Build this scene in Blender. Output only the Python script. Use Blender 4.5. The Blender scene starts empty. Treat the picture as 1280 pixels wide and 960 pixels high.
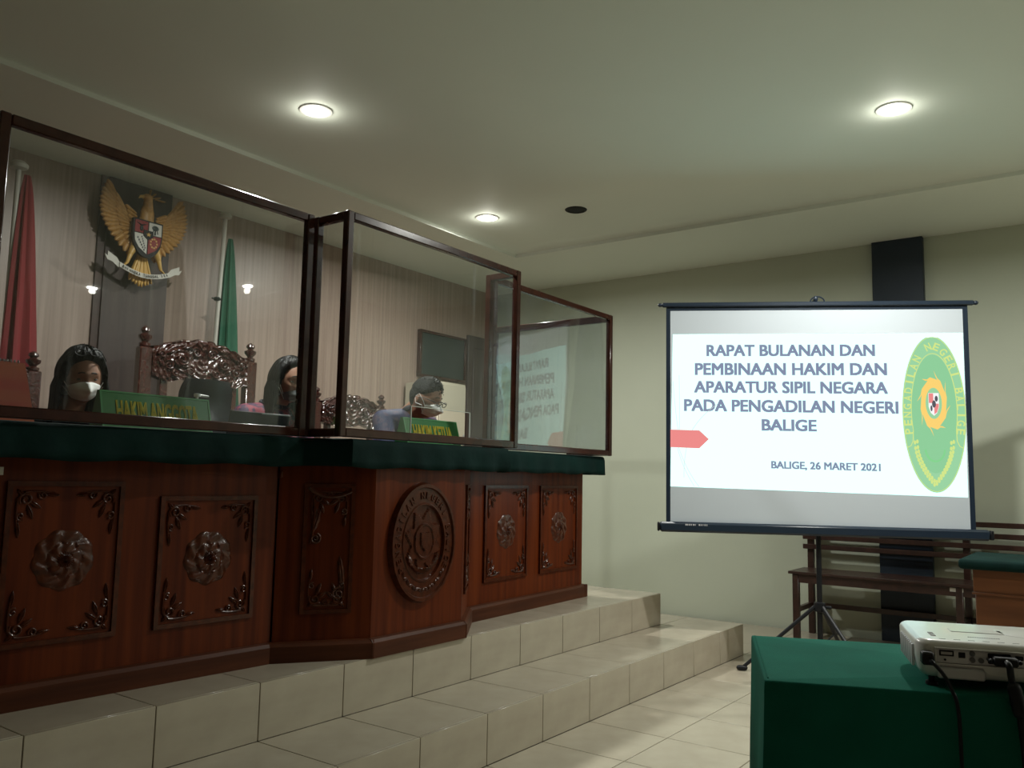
import bpy, bmesh, math, random
from math import sin, cos, pi, radians, sqrt, atan2, exp
from mathutils import Vector, Matrix, Euler
random.seed(7)
S = bpy.context.scene
COL = S.collection

# ------------------------------------------------------------------ camera
cam_d = bpy.data.cameras.new('camera')
cam_d.sensor_width = 36.0
cam_d.lens = 36.0 * 1057.85 / 1280.0
cam_d.clip_start = 0.05
cam = bpy.data.objects.new('camera', cam_d)
COL.objects.link(cam)
YAW, PITCH, ROLL = 0.94386, 0.10885, 0.02017
fw = Vector((sin(YAW) * cos(PITCH), cos(YAW) * cos(PITCH), sin(PITCH)))
r0 = Vector((cos(YAW), -sin(YAW), 0)); u0 = r0.cross(fw)
rt = cos(ROLL) * r0 + sin(ROLL) * u0
up = -sin(ROLL) * r0 + cos(ROLL) * u0
cam.matrix_world = Matrix(((rt.x, up.x, -fw.x, 0), (rt.y, up.y, -fw.y, 0), (rt.z, up.z, -fw.z, 1.145), (0, 0, 0, 1)))
S.camera = cam

# ------------------------------------------------------------------ world, exposure
W = bpy.data.worlds.new('world'); S.world = W
W.use_nodes = True
W.node_tree.nodes['Background'].inputs[0].default_value = (0.75, 0.85, 0.8, 1)
W.node_tree.nodes['Background'].inputs[1].default_value = 0.02
S.view_settings.view_transform = 'Standard'
S.view_settings.look = 'None'
S.view_settings.gamma = 1.0
S.view_settings.exposure = 0.0
S.view_settings.use_curve_mapping = False
S.cycles.use_denoising = True
S.cycles.max_bounces = 10
S.cycles.transparent_max_bounces = 24
S.cycles.sample_clamp_indirect = 4.0
S.cycles.caustics_reflective = False
S.cycles.caustics_refractive = False

LAMP_W = 45.0
GLOW_W = 1.3
CEIL = 3.055           # tray ceiling
SOF = 3.0            # lower border of the ceiling
LAMPS = [  # x, y, label (visible ones first)
    (2.863, 3.394, 'lit round ceiling downlight on the left, above the left glass shield'),
    (4.489, 0.875, 'lit round ceiling downlight on the right, above the projection screen'),
    (4.835, 3.761, 'small lit ceiling downlight nearest the dark empty ceiling hole'),
]
HIDDEN_LAMPS = [(5.35, -1.9), (4.65, -4.1)]

# ------------------------------------------------------------------ materials
def mat(name, color, rough=0.5, metal=0.0, spec=0.5, coat=0.0, emit=None, estr=0.0, sheen=0.0):
    m = bpy.data.materials.new(name); m.use_nodes = True
    b = m.node_tree.nodes['Principled BSDF']
    b.inputs['Base Color'].default_value = (*color, 1)
    b.inputs['Roughness'].default_value = rough
    b.inputs['Metallic'].default_value = metal
    b.inputs['Specular IOR Level'].default_value = spec
    b.inputs['Coat Weight'].default_value = coat
    b.inputs['Coat Roughness'].default_value = 0.12
    b.inputs['Sheen Weight'].default_value = sheen
    if emit:
        b.inputs['Emission Color'].default_value = (*emit, 1)
        b.inputs['Emission Strength'].default_value = estr
    return m

def nodes(m):
    nt = m.node_tree
    return nt, nt.nodes, nt.links, nt.nodes['Principled BSDF']

def noise_color(m, c1, c2, scale=(5, 5, 5), detail=4, lo=0.3, hi=0.7, bump=0.0, bscale=None, rough=None, coords='Object'):
    nt, N, L, b = nodes(m)
    tc = N.new('ShaderNodeTexCoord'); mp = N.new('ShaderNodeMapping')
    mp.inputs['Scale'].default_value = scale
    no = N.new('ShaderNodeTexNoise'); no.inputs['Detail'].default_value = detail
    no.inputs['Scale'].default_value = 1.0
    cr = N.new('ShaderNodeValToRGB')
    cr.color_ramp.elements[0].position = lo; cr.color_ramp.elements[1].position = hi
    cr.color_ramp.elements[0].color = (*c1, 1); cr.color_ramp.elements[1].color = (*c2, 1)
    L.new(tc.outputs[coords], mp.inputs[0]); L.new(mp.outputs[0], no.inputs['Vector'])
    L.new(no.outputs['Fac'], cr.inputs[0]); L.new(cr.outputs[0], b.inputs['Base Color'])
    if bump:
        bp = N.new('ShaderNodeBump'); bp.inputs['Strength'].default_value = bump; bp.inputs['Distance'].default_value = 0.01
        src = no
        if bscale:
            src = N.new('ShaderNodeTexNoise'); src.inputs['Scale'].default_value = bscale; src.inputs['Detail'].default_value = 3
            L.new(tc.outputs[coords], src.inputs['Vector'])
        L.new(src.outputs['Fac'], bp.inputs['Height']); L.new(bp.outputs[0], b.inputs['Normal'])
    if rough:
        mr = N.new('ShaderNodeMapRange'); mr.inputs[3].default_value = rough[0]; mr.inputs[4].default_value = rough[1]
        L.new(no.outputs['Fac'], mr.inputs[0]); L.new(mr.outputs[0], b.inputs['Roughness'])
    return m

M = {}
M['wall'] = noise_color(mat('painted_wall', (0.5, 0.5, 0.36), 0.6), (0.54, 0.585, 0.47), (0.59, 0.635, 0.52), (0.8, 0.8, 0.8), bump=0.05, bscale=60)
M['ceiling'] = noise_color(mat('ceiling_paint', (0.55, 0.56, 0.45), 0.7), (0.76, 0.81, 0.73), (0.79, 0.84, 0.76), (1, 1, 1), bump=0.03, bscale=40)
M['panelling'] = noise_color(mat('beige_grain_panelling', (0.3, 0.24, 0.19), 0.4), (0.27, 0.195, 0.155), (0.40, 0.305, 0.25), (45, 45, 0.8), detail=6, bump=0.05)
M['pilaster'] = noise_color(mat('dark_brown_panel', (0.06, 0.04, 0.035), 0.4), (0.045, 0.03, 0.028), (0.075, 0.052, 0.045), (25, 25, 0.8))
M['tile'] = noise_color(mat('cream_tile', (0.6, 0.54, 0.42), 0.2, spec=0.45), (0.42, 0.37, 0.29), (0.48, 0.43, 0.34), (2.5, 2.5, 2.5), rough=(0.14, 0.26), coords='Generated')
M['grout'] = mat('brown_grout', (0.12, 0.085, 0.055), 0.9)
M['wood'] = noise_color(mat('varnished_red_brown_wood', (0.1, 0.025, 0.008), 0.4, spec=0.16, coat=0.04), (0.068, 0.0095, 0.0015), (0.14, 0.026, 0.0045), (30, 30, 1.3), detail=6, bump=0.03)
M['carved'] = noise_color(mat('carved_dark_wood', (0.08, 0.022, 0.01), 0.28, spec=0.3, coat=0.12), (0.04, 0.008, 0.0025), (0.09, 0.020, 0.006), (40, 40, 40), bump=0.12)
M['plinth'] = noise_color(mat('plinth_wood', (0.13, 0.04, 0.015), 0.45, spec=0.2, coat=0.0), (0.05, 0.013, 0.005), (0.095, 0.028, 0.011), (2, 2, 30), detail=5)
M['frame'] = noise_color(mat('dark_frame_wood', (0.04, 0.012, 0.008), 0.22, spec=0.3, coat=0.15), (0.028, 0.008, 0.005), (0.055, 0.016, 0.009), (12, 12, 12), bump=0.04)
M['chairwood'] = noise_color(mat('dark_mahogany', (0.07, 0.018, 0.012), 0.2, coat=0.8), (0.028, 0.007, 0.005), (0.07, 0.017, 0.012), (50, 50, 50), bump=0.2)
M['bench'] = noise_color(mat('bench_brown_wood', (0.07, 0.03, 0.02), 0.4, coat=0.2), (0.032, 0.014, 0.011), (0.06, 0.025, 0.018), (4, 20, 20))
M['sidewood'] = noise_color(mat('orange_brown_wood', (0.22, 0.085, 0.035), 0.4), (0.13, 0.042, 0.014), (0.19, 0.065, 0.022), (25, 3, 25), detail=6)
M['cloth'] = noise_color(mat('green_satin_cloth', (0.006, 0.12, 0.08), 0.9, spec=0.1), (0.008, 0.115, 0.080), (0.011, 0.15, 0.105), (6, 6, 6), bump=0.15, bscale=350)
M['deskcloth'] = noise_color(mat('dark_green_velvet', (0.003, 0.05, 0.04), 0.8, spec=0.15), (0.001, 0.012, 0.011), (0.002, 0.021, 0.018), (8, 8, 8), bump=0.25, bscale=25)
M['black'] = mat('black_plastic', (0.010, 0.011, 0.014), 0.45, spec=0.3)
M['navy'] = mat('dark_navy_metal', (0.016, 0.028, 0.048), 0.35)
M['pillar'] = noise_color(mat('navy_black_pillar', (0.012, 0.02, 0.035), 0.5), (0.013, 0.024, 0.040), (0.020, 0.034, 0.054), (3, 3, 3))
M['white'] = mat('white_plastic', (0.86, 0.86, 0.85), 0.28, coat=0.3)
M['whitegrey'] = mat('light_grey_plastic', (0.64, 0.63, 0.66), 0.35)
M['ink'] = mat('grey_print', (0.12, 0.12, 0.13), 0.6)
M['paper'] = mat('white_paper', (0.6, 0.58, 0.52), 0.6)
M['fabric'] = mat('screen_fabric', (0.60, 0.66, 0.72), 0.9, spec=0.1)
M['metal'] = mat('brushed_metal', (0.5, 0.5, 0.5), 0.3, metal=1)
M['rim'] = mat('white_lamp_ring', (0.8, 0.8, 0.78), 0.35)
M['hole'] = mat('recess_shade_black', (0.006, 0.008, 0.006), 0.8)
M['gold'] = noise_color(mat('dull_gold_paint', (0.42, 0.22, 0.06), 0.4), (0.36, 0.18, 0.045), (0.55, 0.30, 0.085), (60, 60, 60), bump=0.2)
M['goldlight'] = mat('bright_gold_paint', (0.62, 0.38, 0.10), 0.35)
M['red'] = mat('red_cloth', (0.19, 0.008, 0.011), 0.75)
M['redpaint'] = mat('red_enamel', (0.24, 0.015, 0.02), 0.4)
M['whitecloth'] = mat('white_cloth', (0.55, 0.52, 0.5), 0.8)
M['flaggreen'] = mat('green_flag_cloth', (0.005, 0.09, 0.045), 0.7)
M['pole'] = mat('cream_painted_pole', (0.5, 0.48, 0.42), 0.4)
M['yellow'] = mat('yellow_fringe', (0.6, 0.42, 0.05), 0.7)
M['signgreen'] = mat('green_sign_board', (0.015, 0.20, 0.03), 0.35, coat=0.3)
M['signedge'] = mat('light_green_edge', (0.06, 0.32, 0.09), 0.4)
M['signyellow'] = mat('yellow_lettering', (0.9, 0.75, 0.03), 0.5)
M['leather'] = mat('black_leather', (0.008, 0.009, 0.012), 0.35, spec=0.35)
M['cream'] = mat('cream_enamel', (0.50, 0.46, 0.36), 0.45)
M['board'] = mat('dark_green_board', (0.018, 0.032, 0.030), 0.4)
M['glassy'] = None
SKIN = mat('skin_tan', (0.30, 0.15, 0.095), 0.5)
SKIN.node_tree.nodes['Principled BSDF'].inputs['Subsurface Weight'].default_value = 0.1
SKIN.node_tree.nodes['Principled BSDF'].inputs['Subsurface Scale'].default_value = 0.02
M['skin'] = SKIN
M['hair'] = noise_color(mat('black_hair', (0.012, 0.010, 0.010), 0.45, spec=0.25), (0.004, 0.004, 0.004), (0.014, 0.012, 0.012), (120, 120, 8), bump=0.6)
M['greyhair'] = noise_color(mat('black_grey_hair', (0.03, 0.03, 0.03), 0.6, spec=0.2), (0.003, 0.003, 0.004), (0.022, 0.022, 0.023), (90, 90, 90), bump=0.8)
M['eye'] = mat('dark_eye', (0.015, 0.01, 0.008), 0.2)
M['mask'] = mat('white_mask', (0.82, 0.82, 0.80), 0.8)
M['maskgrey'] = mat('grey_mask', (0.13, 0.14, 0.15), 0.8)
M['maroon'] = noise_color(mat('maroon_batik', (0.12, 0.02, 0.04), 0.7), (0.03, 0.012, 0.05), (0.22, 0.035, 0.06), (30, 30, 30), lo=0.45, hi=0.55)
M['batik'] = noise_color(mat('blue_batik', (0.03, 0.05, 0.16), 0.7), (0.005, 0.010, 0.055), (0.05, 0.03, 0.06), (22, 22, 22), lo=0.48, hi=0.6)
M['darkshirt'] = mat('charcoal_shirt', (0.02, 0.02, 0.03), 0.8)
M['trouser'] = mat('black_trousers', (0.012, 0.012, 0.014), 0.8)
M['calendar'] = noise_color(mat('red_orange_print', (0.4, 0.06, 0.02), 0.5), (0.50, 0.03, 0.02), (0.58, 0.16, 0.05), (3, 3, 12))

def make_acrylic():
    m = bpy.data.materials.new('clear_acrylic'); m.use_nodes = True
    nt = m.node_tree; N = nt.nodes; L = nt.links
    N.clear()
    out = N.new('ShaderNodeOutputMaterial')
    tr = N.new('ShaderNodeBsdfTransparent'); tr.inputs[0].default_value = (0.93, 0.95, 0.95, 1)
    gl = N.new('ShaderNodeBsdfGlossy'); gl.inputs['Roughness'].default_value = 0.015
    df = N.new('ShaderNodeBsdfDiffuse'); df.inputs[0].default_value = (0.75, 0.8, 0.85, 1)
    lw = N.new('ShaderNodeLayerWeight'); lw.inputs[0].default_value = 0.5   # Schlick reflectance, the same from both sides
    pw = N.new('ShaderNodeMath'); pw.operation = 'POWER'; pw.inputs[1].default_value = 4.5
    fr = N.new('ShaderNodeMath'); fr.operation = 'MULTIPLY_ADD'; fr.inputs[1].default_value = 0.94; fr.inputs[2].default_value = 0.04
    L.new(lw.outputs['Facing'], pw.inputs[0]); L.new(pw.outputs[0], fr.inputs[0])
    tc = N.new('ShaderNodeTexCoord')
    n1 = N.new('ShaderNodeTexNoise'); n1.inputs['Scale'].default_value = 1.6; n1.inputs['Detail'].default_value = 0.5
    n2 = N.new('ShaderNodeTexNoise'); n2.inputs['Scale'].default_value = 5; n2.inputs['Detail'].default_value = 4
    bp = N.new('ShaderNodeBump'); bp.inputs['Strength'].default_value = 1.0; bp.inputs['Distance'].default_value = 0.018
    L.new(tc.outputs['Object'], n1.inputs['Vector']); L.new(tc.outputs['Object'], n2.inputs['Vector'])
    L.new(n1.outputs['Fac'], bp.inputs['Height'])
    L.new(bp.outputs[0], gl.inputs['Normal'])
    mr = N.new('ShaderNodeMapRange'); mr.inputs[1].default_value = 0.35; mr.inputs[2].default_value = 0.8
    mr.inputs[3].default_value = 0.002; mr.inputs[4].default_value = 0.03
    L.new(n2.outputs['Fac'], mr.inputs[0])
    mp = N.new('ShaderNodeMapping'); mp.inputs['Scale'].default_value = (26, 26, 1.3)
    n3 = N.new('ShaderNodeTexNoise'); n3.inputs['Scale'].default_value = 1.0; n3.inputs['Detail'].default_value = 5
    m3 = N.new('ShaderNodeMapRange'); m3.inputs[1].default_value = 0.62; m3.inputs[2].default_value = 0.82; m3.inputs[3].default_value = 0.0; m3.inputs[4].default_value = 0.10
    ad = N.new('ShaderNodeMath'); ad.operation = 'ADD'
    L.new(tc.outputs['Object'], mp.inputs[0]); L.new(mp.outputs[0], n3.inputs['Vector']); L.new(n3.outputs['Fac'], m3.inputs[0])
    L.new(mr.outputs[0], ad.inputs[0]); L.new(m3.outputs[0], ad.inputs[1])
    m1 = N.new('ShaderNodeMixShader'); m2 = N.new('ShaderNodeMixShader')
    L.new(ad.outputs[0], m1.inputs[0]); L.new(tr.outputs[0], m1.inputs[1]); L.new(df.outputs[0], m1.inputs[2])
    L.new(fr.outputs[0], m2.inputs[0]); L.new(m1.outputs[0], m2.inputs[1]); L.new(gl.outputs[0], m2.inputs[2])
    L.new(m2.outputs[0], out.inputs[0])
    return m
M['acrylic'] = make_acrylic()
M['acrylic_edge'] = mat('acrylic_cut_edge', (0.6, 0.65, 0.62), 0.3)

def emission(name, c, s):
    m = bpy.data.materials.new(name); m.use_nodes = True
    N = m.node_tree.nodes; N.clear()
    o = N.new('ShaderNodeOutputMaterial'); e = N.new('ShaderNodeEmission')
    e.inputs[0].default_value = (*c, 1); e.inputs[1].default_value = s
    m.node_tree.links.new(e.outputs[0], o.inputs[0])
    return m
M['lamp'] = emission('lamp_glow', (1.0, 0.97, 0.86), 14.0)

# ------------------------------------------------------------------ mesh builder
def T(v): return Matrix.Translation(Vector(v))
ROOTS = {}

class MB:
    def __init__(self): self.bm = bmesh.new()
    def _add(self, verts, faces):
        vs = [self.bm.verts.new(v) for v in verts]
        for f in faces:
            try: self.bm.faces.new([vs[i] for i in f])
            except ValueError: pass
        return vs
    def box(self, lo, hi, bev=0.0, mtx=None, seg=1):
        b = bmesh.new()
        bmesh.ops.create_cube(b, size=1.0)
        lo = Vector(lo); hi = Vector(hi)
        c = (lo + hi) / 2; s = hi - lo
        for v in b.verts: v.co = Vector((v.co.x * s.x + c.x, v.co.y * s.y + c.y, v.co.z * s.z + c.z))
        if bev: bmesh.ops.bevel(b, geom=list(b.edges), offset=bev, segments=seg, profile=0.5, affect='EDGES', clamp_overlap=True)
        if mtx is not None: bmesh.ops.transform(b, matrix=mtx, verts=b.verts)
        self.merge(b); return self
    def merge(self, b):
        me = bpy.data.meshes.new('tmp'); b.to_mesh(me); b.free()
        self.bm.from_mesh(me); bpy.data.meshes.remove(me)
    def tube(self, pts, rad, n=10, caps=True, flat=1.0, up=None):
        pts = [Vector(p) for p in pts]
        if not hasattr(rad, '__len__'): rad = [rad] * len(pts)
        rings = []; prev = None
        for i, p in enumerate(pts):
            t = (pts[min(i + 1, len(pts) - 1)] - pts[max(i - 1, 0)])
            t = t.normalized() if t.length > 1e-9 else Vector((0, 0, 1))
            if prev is None:
                a = Vector(up) if up else (Vector((0, 0, 1)) if abs(t.z) < 0.9 else Vector((1, 0, 0)))
                x = t.cross(a).normalized()
            else:
                x = (prev - t * prev.dot(t)); x = x.normalized() if x.length > 1e-6 else t.orthogonal().normalized()
            y = t.cross(x).normalized(); prev = x
            rings.append([p + (x * cos(2 * pi * k / n) + y * sin(2 * pi * k / n) * flat) * rad[i] for k in range(n)])
        V = [v for r in rings for v in r]; F = []
        for i in range(len(rings) - 1):
            for k in range(n):
                a = i * n + k; b = i * n + (k + 1) % n
                F.append((a, b, b + n, a + n))
        if caps:
            F.append(tuple(range(n))[::-1]); F.append(tuple((len(rings) - 1) * n + k for k in range(n)))
        self._add(V, F); return self
    def cap(self, p0, p1, ra, rb, n=12):   # tapered capsule
        p0 = Vector(p0); p1 = Vector(p1); d = (p1 - p0); L = d.length; d = d.normalized() if L > 1e-6 else Vector((0, 0, 1))
        P = []; R_ = []
        for k in range(4):
            a = pi / 2 * (1 - k / 4.0); P.append(p0 - d * ra * sin(a)); R_.append(max(ra * cos(a), 1e-4))
        P.append(p0); R_.append(ra)
        P.append(p1); R_.append(rb)
        for k in range(1, 5):
            a = pi / 2 * k / 4.0; P.append(p1 + d * rb * sin(a)); R_.append(max(rb * cos(a), 1e-4))
        return self.tube(P, R_, n)
    def lathe(self, prof, c=(0, 0, 0), n=20, axis=None):
        c = Vector(c); V = []; F = []
        for r, z in prof:
            for k in range(n):
                a = 2 * pi * k / n; V.append(Vector((max(r, 1e-4) * cos(a), max(r, 1e-4) * sin(a), z)))
        if axis is not None:
            q = Vector((0, 0, 1)).rotation_difference(Vector(axis)); V = [q @ v for v in V]
        V = [v + c for v in V]
        for i in range(len(prof) - 1):
            for k in range(n):
                a = i * n + k; b = i * n + (k + 1) % n
                F.append((a, b, b + n, a + n))
        F.append(tuple(range(n))[::-1]); F.append(tuple((len(prof) - 1) * n + k for k in range(n)))
        self._add(V, F); return self
    def grid(self, f, nu, nv, cu=False, cv=False):
        V = [Vector(f(i / (nu if cu else nu - 1), j / (nv if cv else nv - 1))) for i in range(nu) for j in range(nv)]
        F = []
        for i in range(nu if cu else nu - 1):
            for j in range(nv if cv else nv - 1):
                a = i * nv + j; b = ((i + 1) % nu) * nv + j
                c = ((i + 1) % nu) * nv + (j + 1) % nv; d = i * nv + (j + 1) % nv
                F.append((a, b, c, d))
        self._add(V, F); return self
    def slab(self, f, nu, nv, off):   # closed thick sheet: front f(u,v), back = f + off
        off = Vector(off)
        A = [Vector(f(i / (nu - 1), j / (nv - 1))) for i in range(nu) for j in range(nv)]
        B = [a + off for a in A]; n = len(A); F = []
        for i in range(nu - 1):
            for j in range(nv - 1):
                a, b, c, d = i * nv + j, (i + 1) * nv + j, (i + 1) * nv + j + 1, i * nv + j + 1
                F.append((a, b, c, d)); F.append((d + n, c + n, b + n, a + n))
        def edge(a, b): F.append((a, b, b + n, a + n))
        for i in range(nu - 1):
            edge((i + 1) * nv, i * nv); edge(i * nv + nv - 1, (i + 1) * nv + nv - 1)
        for j in range(nv - 1):
            edge(j, j + 1); edge((nu - 1) * nv + j + 1, (nu - 1) * nv + j)
        self._add(A + B, F); return self
    def ell(self, c, r, rot=None, n=14, m=10):
        c = Vector(c); rm = rot if rot is not None else Matrix.Identity(3)
        V = []; F = []
        for i in range(m + 1):
            th = pi * i / m
            for k in range(n):
                a = 2 * pi * k / n
                v = Vector((r[0] * max(sin(th), 1e-3) * cos(a), r[1] * max(sin(th), 1e-3) * sin(a), r[2] * cos(th)))
                V.append(rm @ v + c)
        for i in range(m):
            for k in range(n):
                a = i * n + k; b = i * n + (k + 1) % n
                F.append((a, a + n, b + n, b))
        F.append(tuple(range(n))); F.append(tuple(m * n + k for k in range(n))[::-1])
        self._add(V, F); return self
    def prism(self, poly, z0, z1):     # vertical prism over xy polygon
        n = len(poly); V = [Vector((x, y, z0)) for x, y in poly] + [Vector((x, y, z1)) for x, y in poly]
        F = [tuple(range(n))[::-1], tuple(range(n, 2 * n))] + [(i, (i + 1) % n, (i + 1) % n + n, i + n) for i in range(n)]
        self._add(V, F); return self
    def plate(self, poly, fmap, d0, d1):   # polygon in (s,z), thickness d0..d1 through map
        n = len(poly); V = [fmap(s, z, d0) for s, z in poly] + [fmap(s, z, d1) for s, z in poly]
        F = [tuple(range(n))[::-1], tuple(range(n, 2 * n))] + [(i, (i + 1) % n, (i + 1) % n + n, i + n) for i in range(n)]
        self._add(V, F); return self
    def remesh(self, vox=0.007, smooth=3):
        bmesh.ops.recalc_face_normals(self.bm, faces=self.bm.faces)
        me = bpy.data.meshes.new('r'); self.bm.to_mesh(me); self.bm.free()
        o = bpy.data.objects.new('r', me); COL.objects.link(o)
        md = o.modifiers.new('r', 'REMESH'); md.mode = 'VOXEL'; md.voxel_size = vox
        if smooth:
            sm = o.modifiers.new('s', 'SMOOTH'); sm.iterations = smooth; sm.factor = 0.5
        dg = bpy.context.evaluated_depsgraph_get(); dg.update()
        me2 = bpy.data.meshes.new_from_object(o.evaluated_get(dg))
        bpy.data.objects.remove(o); bpy.data.meshes.remove(me)
        self.bm = bmesh.new(); self.bm.from_mesh(me2); bpy.data.meshes.remove(me2)
        for f in self.bm.faces: f.material_index = 0
        return self
    def obj(self, name, m, parent=None, label=None, smooth=True, ang=38, kind=None, local=False):
        bm = self.bm
        bmesh.ops.remove_doubles(bm, verts=bm.verts, dist=1e-5)
        bmesh.ops.recalc_face_normals(bm, faces=bm.faces)
        if parent is not None and not local:
            bmesh.ops.transform(bm, matrix=ROOTS[parent.name].inverted(), verts=bm.verts)
        if smooth:
            for f in bm.faces: f.smooth = True
            for e in bm.edges:
                if len(e.link_faces) == 2 and e.calc_face_angle(0) > radians(ang): e.smooth = False
        me = bpy.data.meshes.new(name); bm.to_mesh(me); bm.free()
        me.materials.append(M[m] if isinstance(m, str) else m)
        o = bpy.data.objects.new(name, me); COL.objects.link(o)
        if parent is not None:
            o.parent = parent; ROOTS[o.name] = ROOTS[parent.name]
        else:
            ROOTS[o.name] = Matrix.Identity(4)
        if label: o['label'] = label
        if kind: o['kind'] = kind
        return o

def thing(name, label, cat, loc=(0, 0, 0), rotz=0, group=None):
    o = bpy.data.objects.new(name, None); COL.objects.link(o)
    o.location = loc; o.rotation_euler = (0, 0, rotz)
    o.empty_display_size = 0.1
    o['label'] = label; o['category'] = cat
    if group: o['group'] = group
    ROOTS[o.name] = T(loc) @ Matrix.Rotation(rotz, 4, 'Z')
    return o
def tag(o, label, cat, group=None):
    o['label'] = label; o['category'] = cat
    if group: o['group'] = group
    # move origin to the middle of the base
    me = o.data; xs = [v.co.x for v in me.vertices]; ys = [v.co.y for v in me.vertices]; zs = [v.co.z for v in me.vertices]
    c = Vector(((min(xs) + max(xs)) / 2, (min(ys) + max(ys)) / 2, min(zs)))
    me.transform(T(-c)); o.location = c; ROOTS[o.name] = T(c)
    return o
def struct(o): o['kind'] = 'structure'; return o
def dup(root, loc, rotz=None, scale=None, label=None, group=None):
    def cp(o, parent):
        c = o.copy(); COL.objects.link(c); c.parent = parent
        for ch in kids.get(o.name, []): cp(ch, c)
        return c
    kids = {}
    for o in list(COL.objects):
        if o.parent: kids.setdefault(o.parent.name, []).append(o)
    r = cp(root, None); r.location = loc
    if rotz is not None: r.rotation_euler = (0, 0, rotz)
    if scale: r.scale = scale
    if label: r['label'] = label
    if group: r['group'] = group
    ROOTS[r.name] = T(loc) @ Matrix.Rotation(r.rotation_euler.z, 4, 'Z')
    return r

def text_bm(s, bold=0.0, depth=0.002, shear=0.0, spacing=1.0):
    c = bpy.data.curves.new('t', 'FONT'); c.body = s; c.size = 1.0; c.offset = bold; c.extrude = depth; c.shear = shear
    c.space_character = spacing; c.resolution_u = 3
    o = bpy.data.objects.new('t', c); COL.objects.link(o)
    dg = bpy.context.evaluated_depsgraph_get(); dg.update()
    me = bpy.data.meshes.new_from_object(o.evaluated_get(dg))
    bpy.data.objects.remove(o); bpy.data.curves.remove(c)
    b = bmesh.new(); b.from_mesh(me); bpy.data.meshes.remove(me)
    return b
def text_fit(mb, s, origin, xdir, ydir, w, h, ndir, bold=0.02, depth=0.001, spacing=1.0):
    """lettering whose capitals fill w x h, lower-left corner at origin"""
    b = text_bm(s, 0.0, 0.5, spacing=spacing)
    if bold > 0:
        me = bpy.data.meshes.new('c'); b.to_mesh(me)
        for dx, dy in ((bold, 0), (0, bold * 0.7), (bold, bold * 0.7), (bold * 0.5, bold * 0.35), (bold * 0.5, 0)):
            me.transform(T((dx, dy, 0))); b.from_mesh(me); me.transform(T((-dx, -dy, 0)))
        bpy.data.meshes.remove(me)
    xs = [v.co.x for v in b.verts]; ys = [v.co.y for v in b.verts]
    x0, x1 = min(xs), max(xs); y0, y1 = (min(ys), max(ys)) if ',' not in s else (0.0, max(ys))
    origin = Vector(origin); xdir = Vector(xdir); ydir = Vector(ydir); ndir = Vector(ndir)
    for v in b.verts:
        v.co = origin + xdir * ((v.co.x - x0) / (x1 - x0) * w) + ydir * ((v.co.y - y0) / (y1 - y0) * h) + ndir * ((v.co.z + 0.5) * depth)
    mb.merge(b)

# ================================================================== THE ROOM
XR, YB, XL, YF = 6.85, 5.2, -3.2, -8.8
m = MB(); m.box((XL - 0.15, YF - 0.15, -0.12), (XR + 0.15, YB + 0.15, -0.012))
floor = struct(m.obj('floor', 'grout', smooth=False))
# ceramic floor tiles, each 0.4 m
def tile_mesh(sx, sy, sz, name):
    mb = MB(); gx = 0.0018 if sx > 0.1 else 0.0; gy = 0.0018 if sy > 0.1 else 0.0
    mb.box((gx, gy, 0), (sx - gx, sy - gy, sz), bev=0.0012)
    o = mb.obj(name, 'tile'); me = o.data; bpy.data.objects.remove(o); return me
tm = tile_mesh(0.4, 0.4, 0.0115, 'floor_tile')
for i in range(-2, 17):
    for j in range(9):
        x = i * 0.4; y = 2.115 - 0.4 * (j + 1)
        if x + 0.4 > 6.85 and x > 6.45: pass
        if j > 6 and (x < 1.5): continue
        o = bpy.data.objects.new('floor_tile', tm); COL.objects.link(o); o.parent = floor
        o.location = (x, y, -0.0118)
# the rest of the floor (under the steps' side, behind the camera) as joined tiles
def rest_tiles():
    mb = MB()
    for i in range(-8, 17):
        for j in range(-8, 27):
            x = i * 0.4; y = 2.115 - 0.4 * (j + 1)
            if x < XL or y < YF: continue
            if 0 <= j < 9 and -2 <= i < 17 and not (j > 6 and x < 1.5): continue
            if y >= 2.1 and x < 5.59: continue
            if y + 0.4 > YB + 0.01: continue
            mb.box((x + 0.0012, y + 0.0012, -0.0118), (x + 0.3988, y + 0.3988, -0.0003))
    return mb.obj('far_tile', 'tile', floor, kind='stuff', smooth=False)
rest_tiles()

# walls
m = MB(); m.box((XR, YF - 0.15, -0.1), (XR + 0.15, YB + 0.15, 3.3)); struct(m.obj('wall_right', 'wall', smooth=False))
m = MB(); m.box((XL - 0.15, YB, -0.1), (XR, YB + 0.15, 3.3)); wb = struct(m.obj('wall_back', 'panelling', smooth=False))
m = MB(); m.box((XL - 0.15, YF - 0.15, -0.1), (XL, YB, 3.3)); struct(m.obj('wall_left', 'panelling', smooth=False))
m = MB(); m.box((XL, YF - 0.15, -0.1), (XR, YF, 3.3)); struct(m.obj('wall_front', 'panelling', smooth=False))
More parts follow.
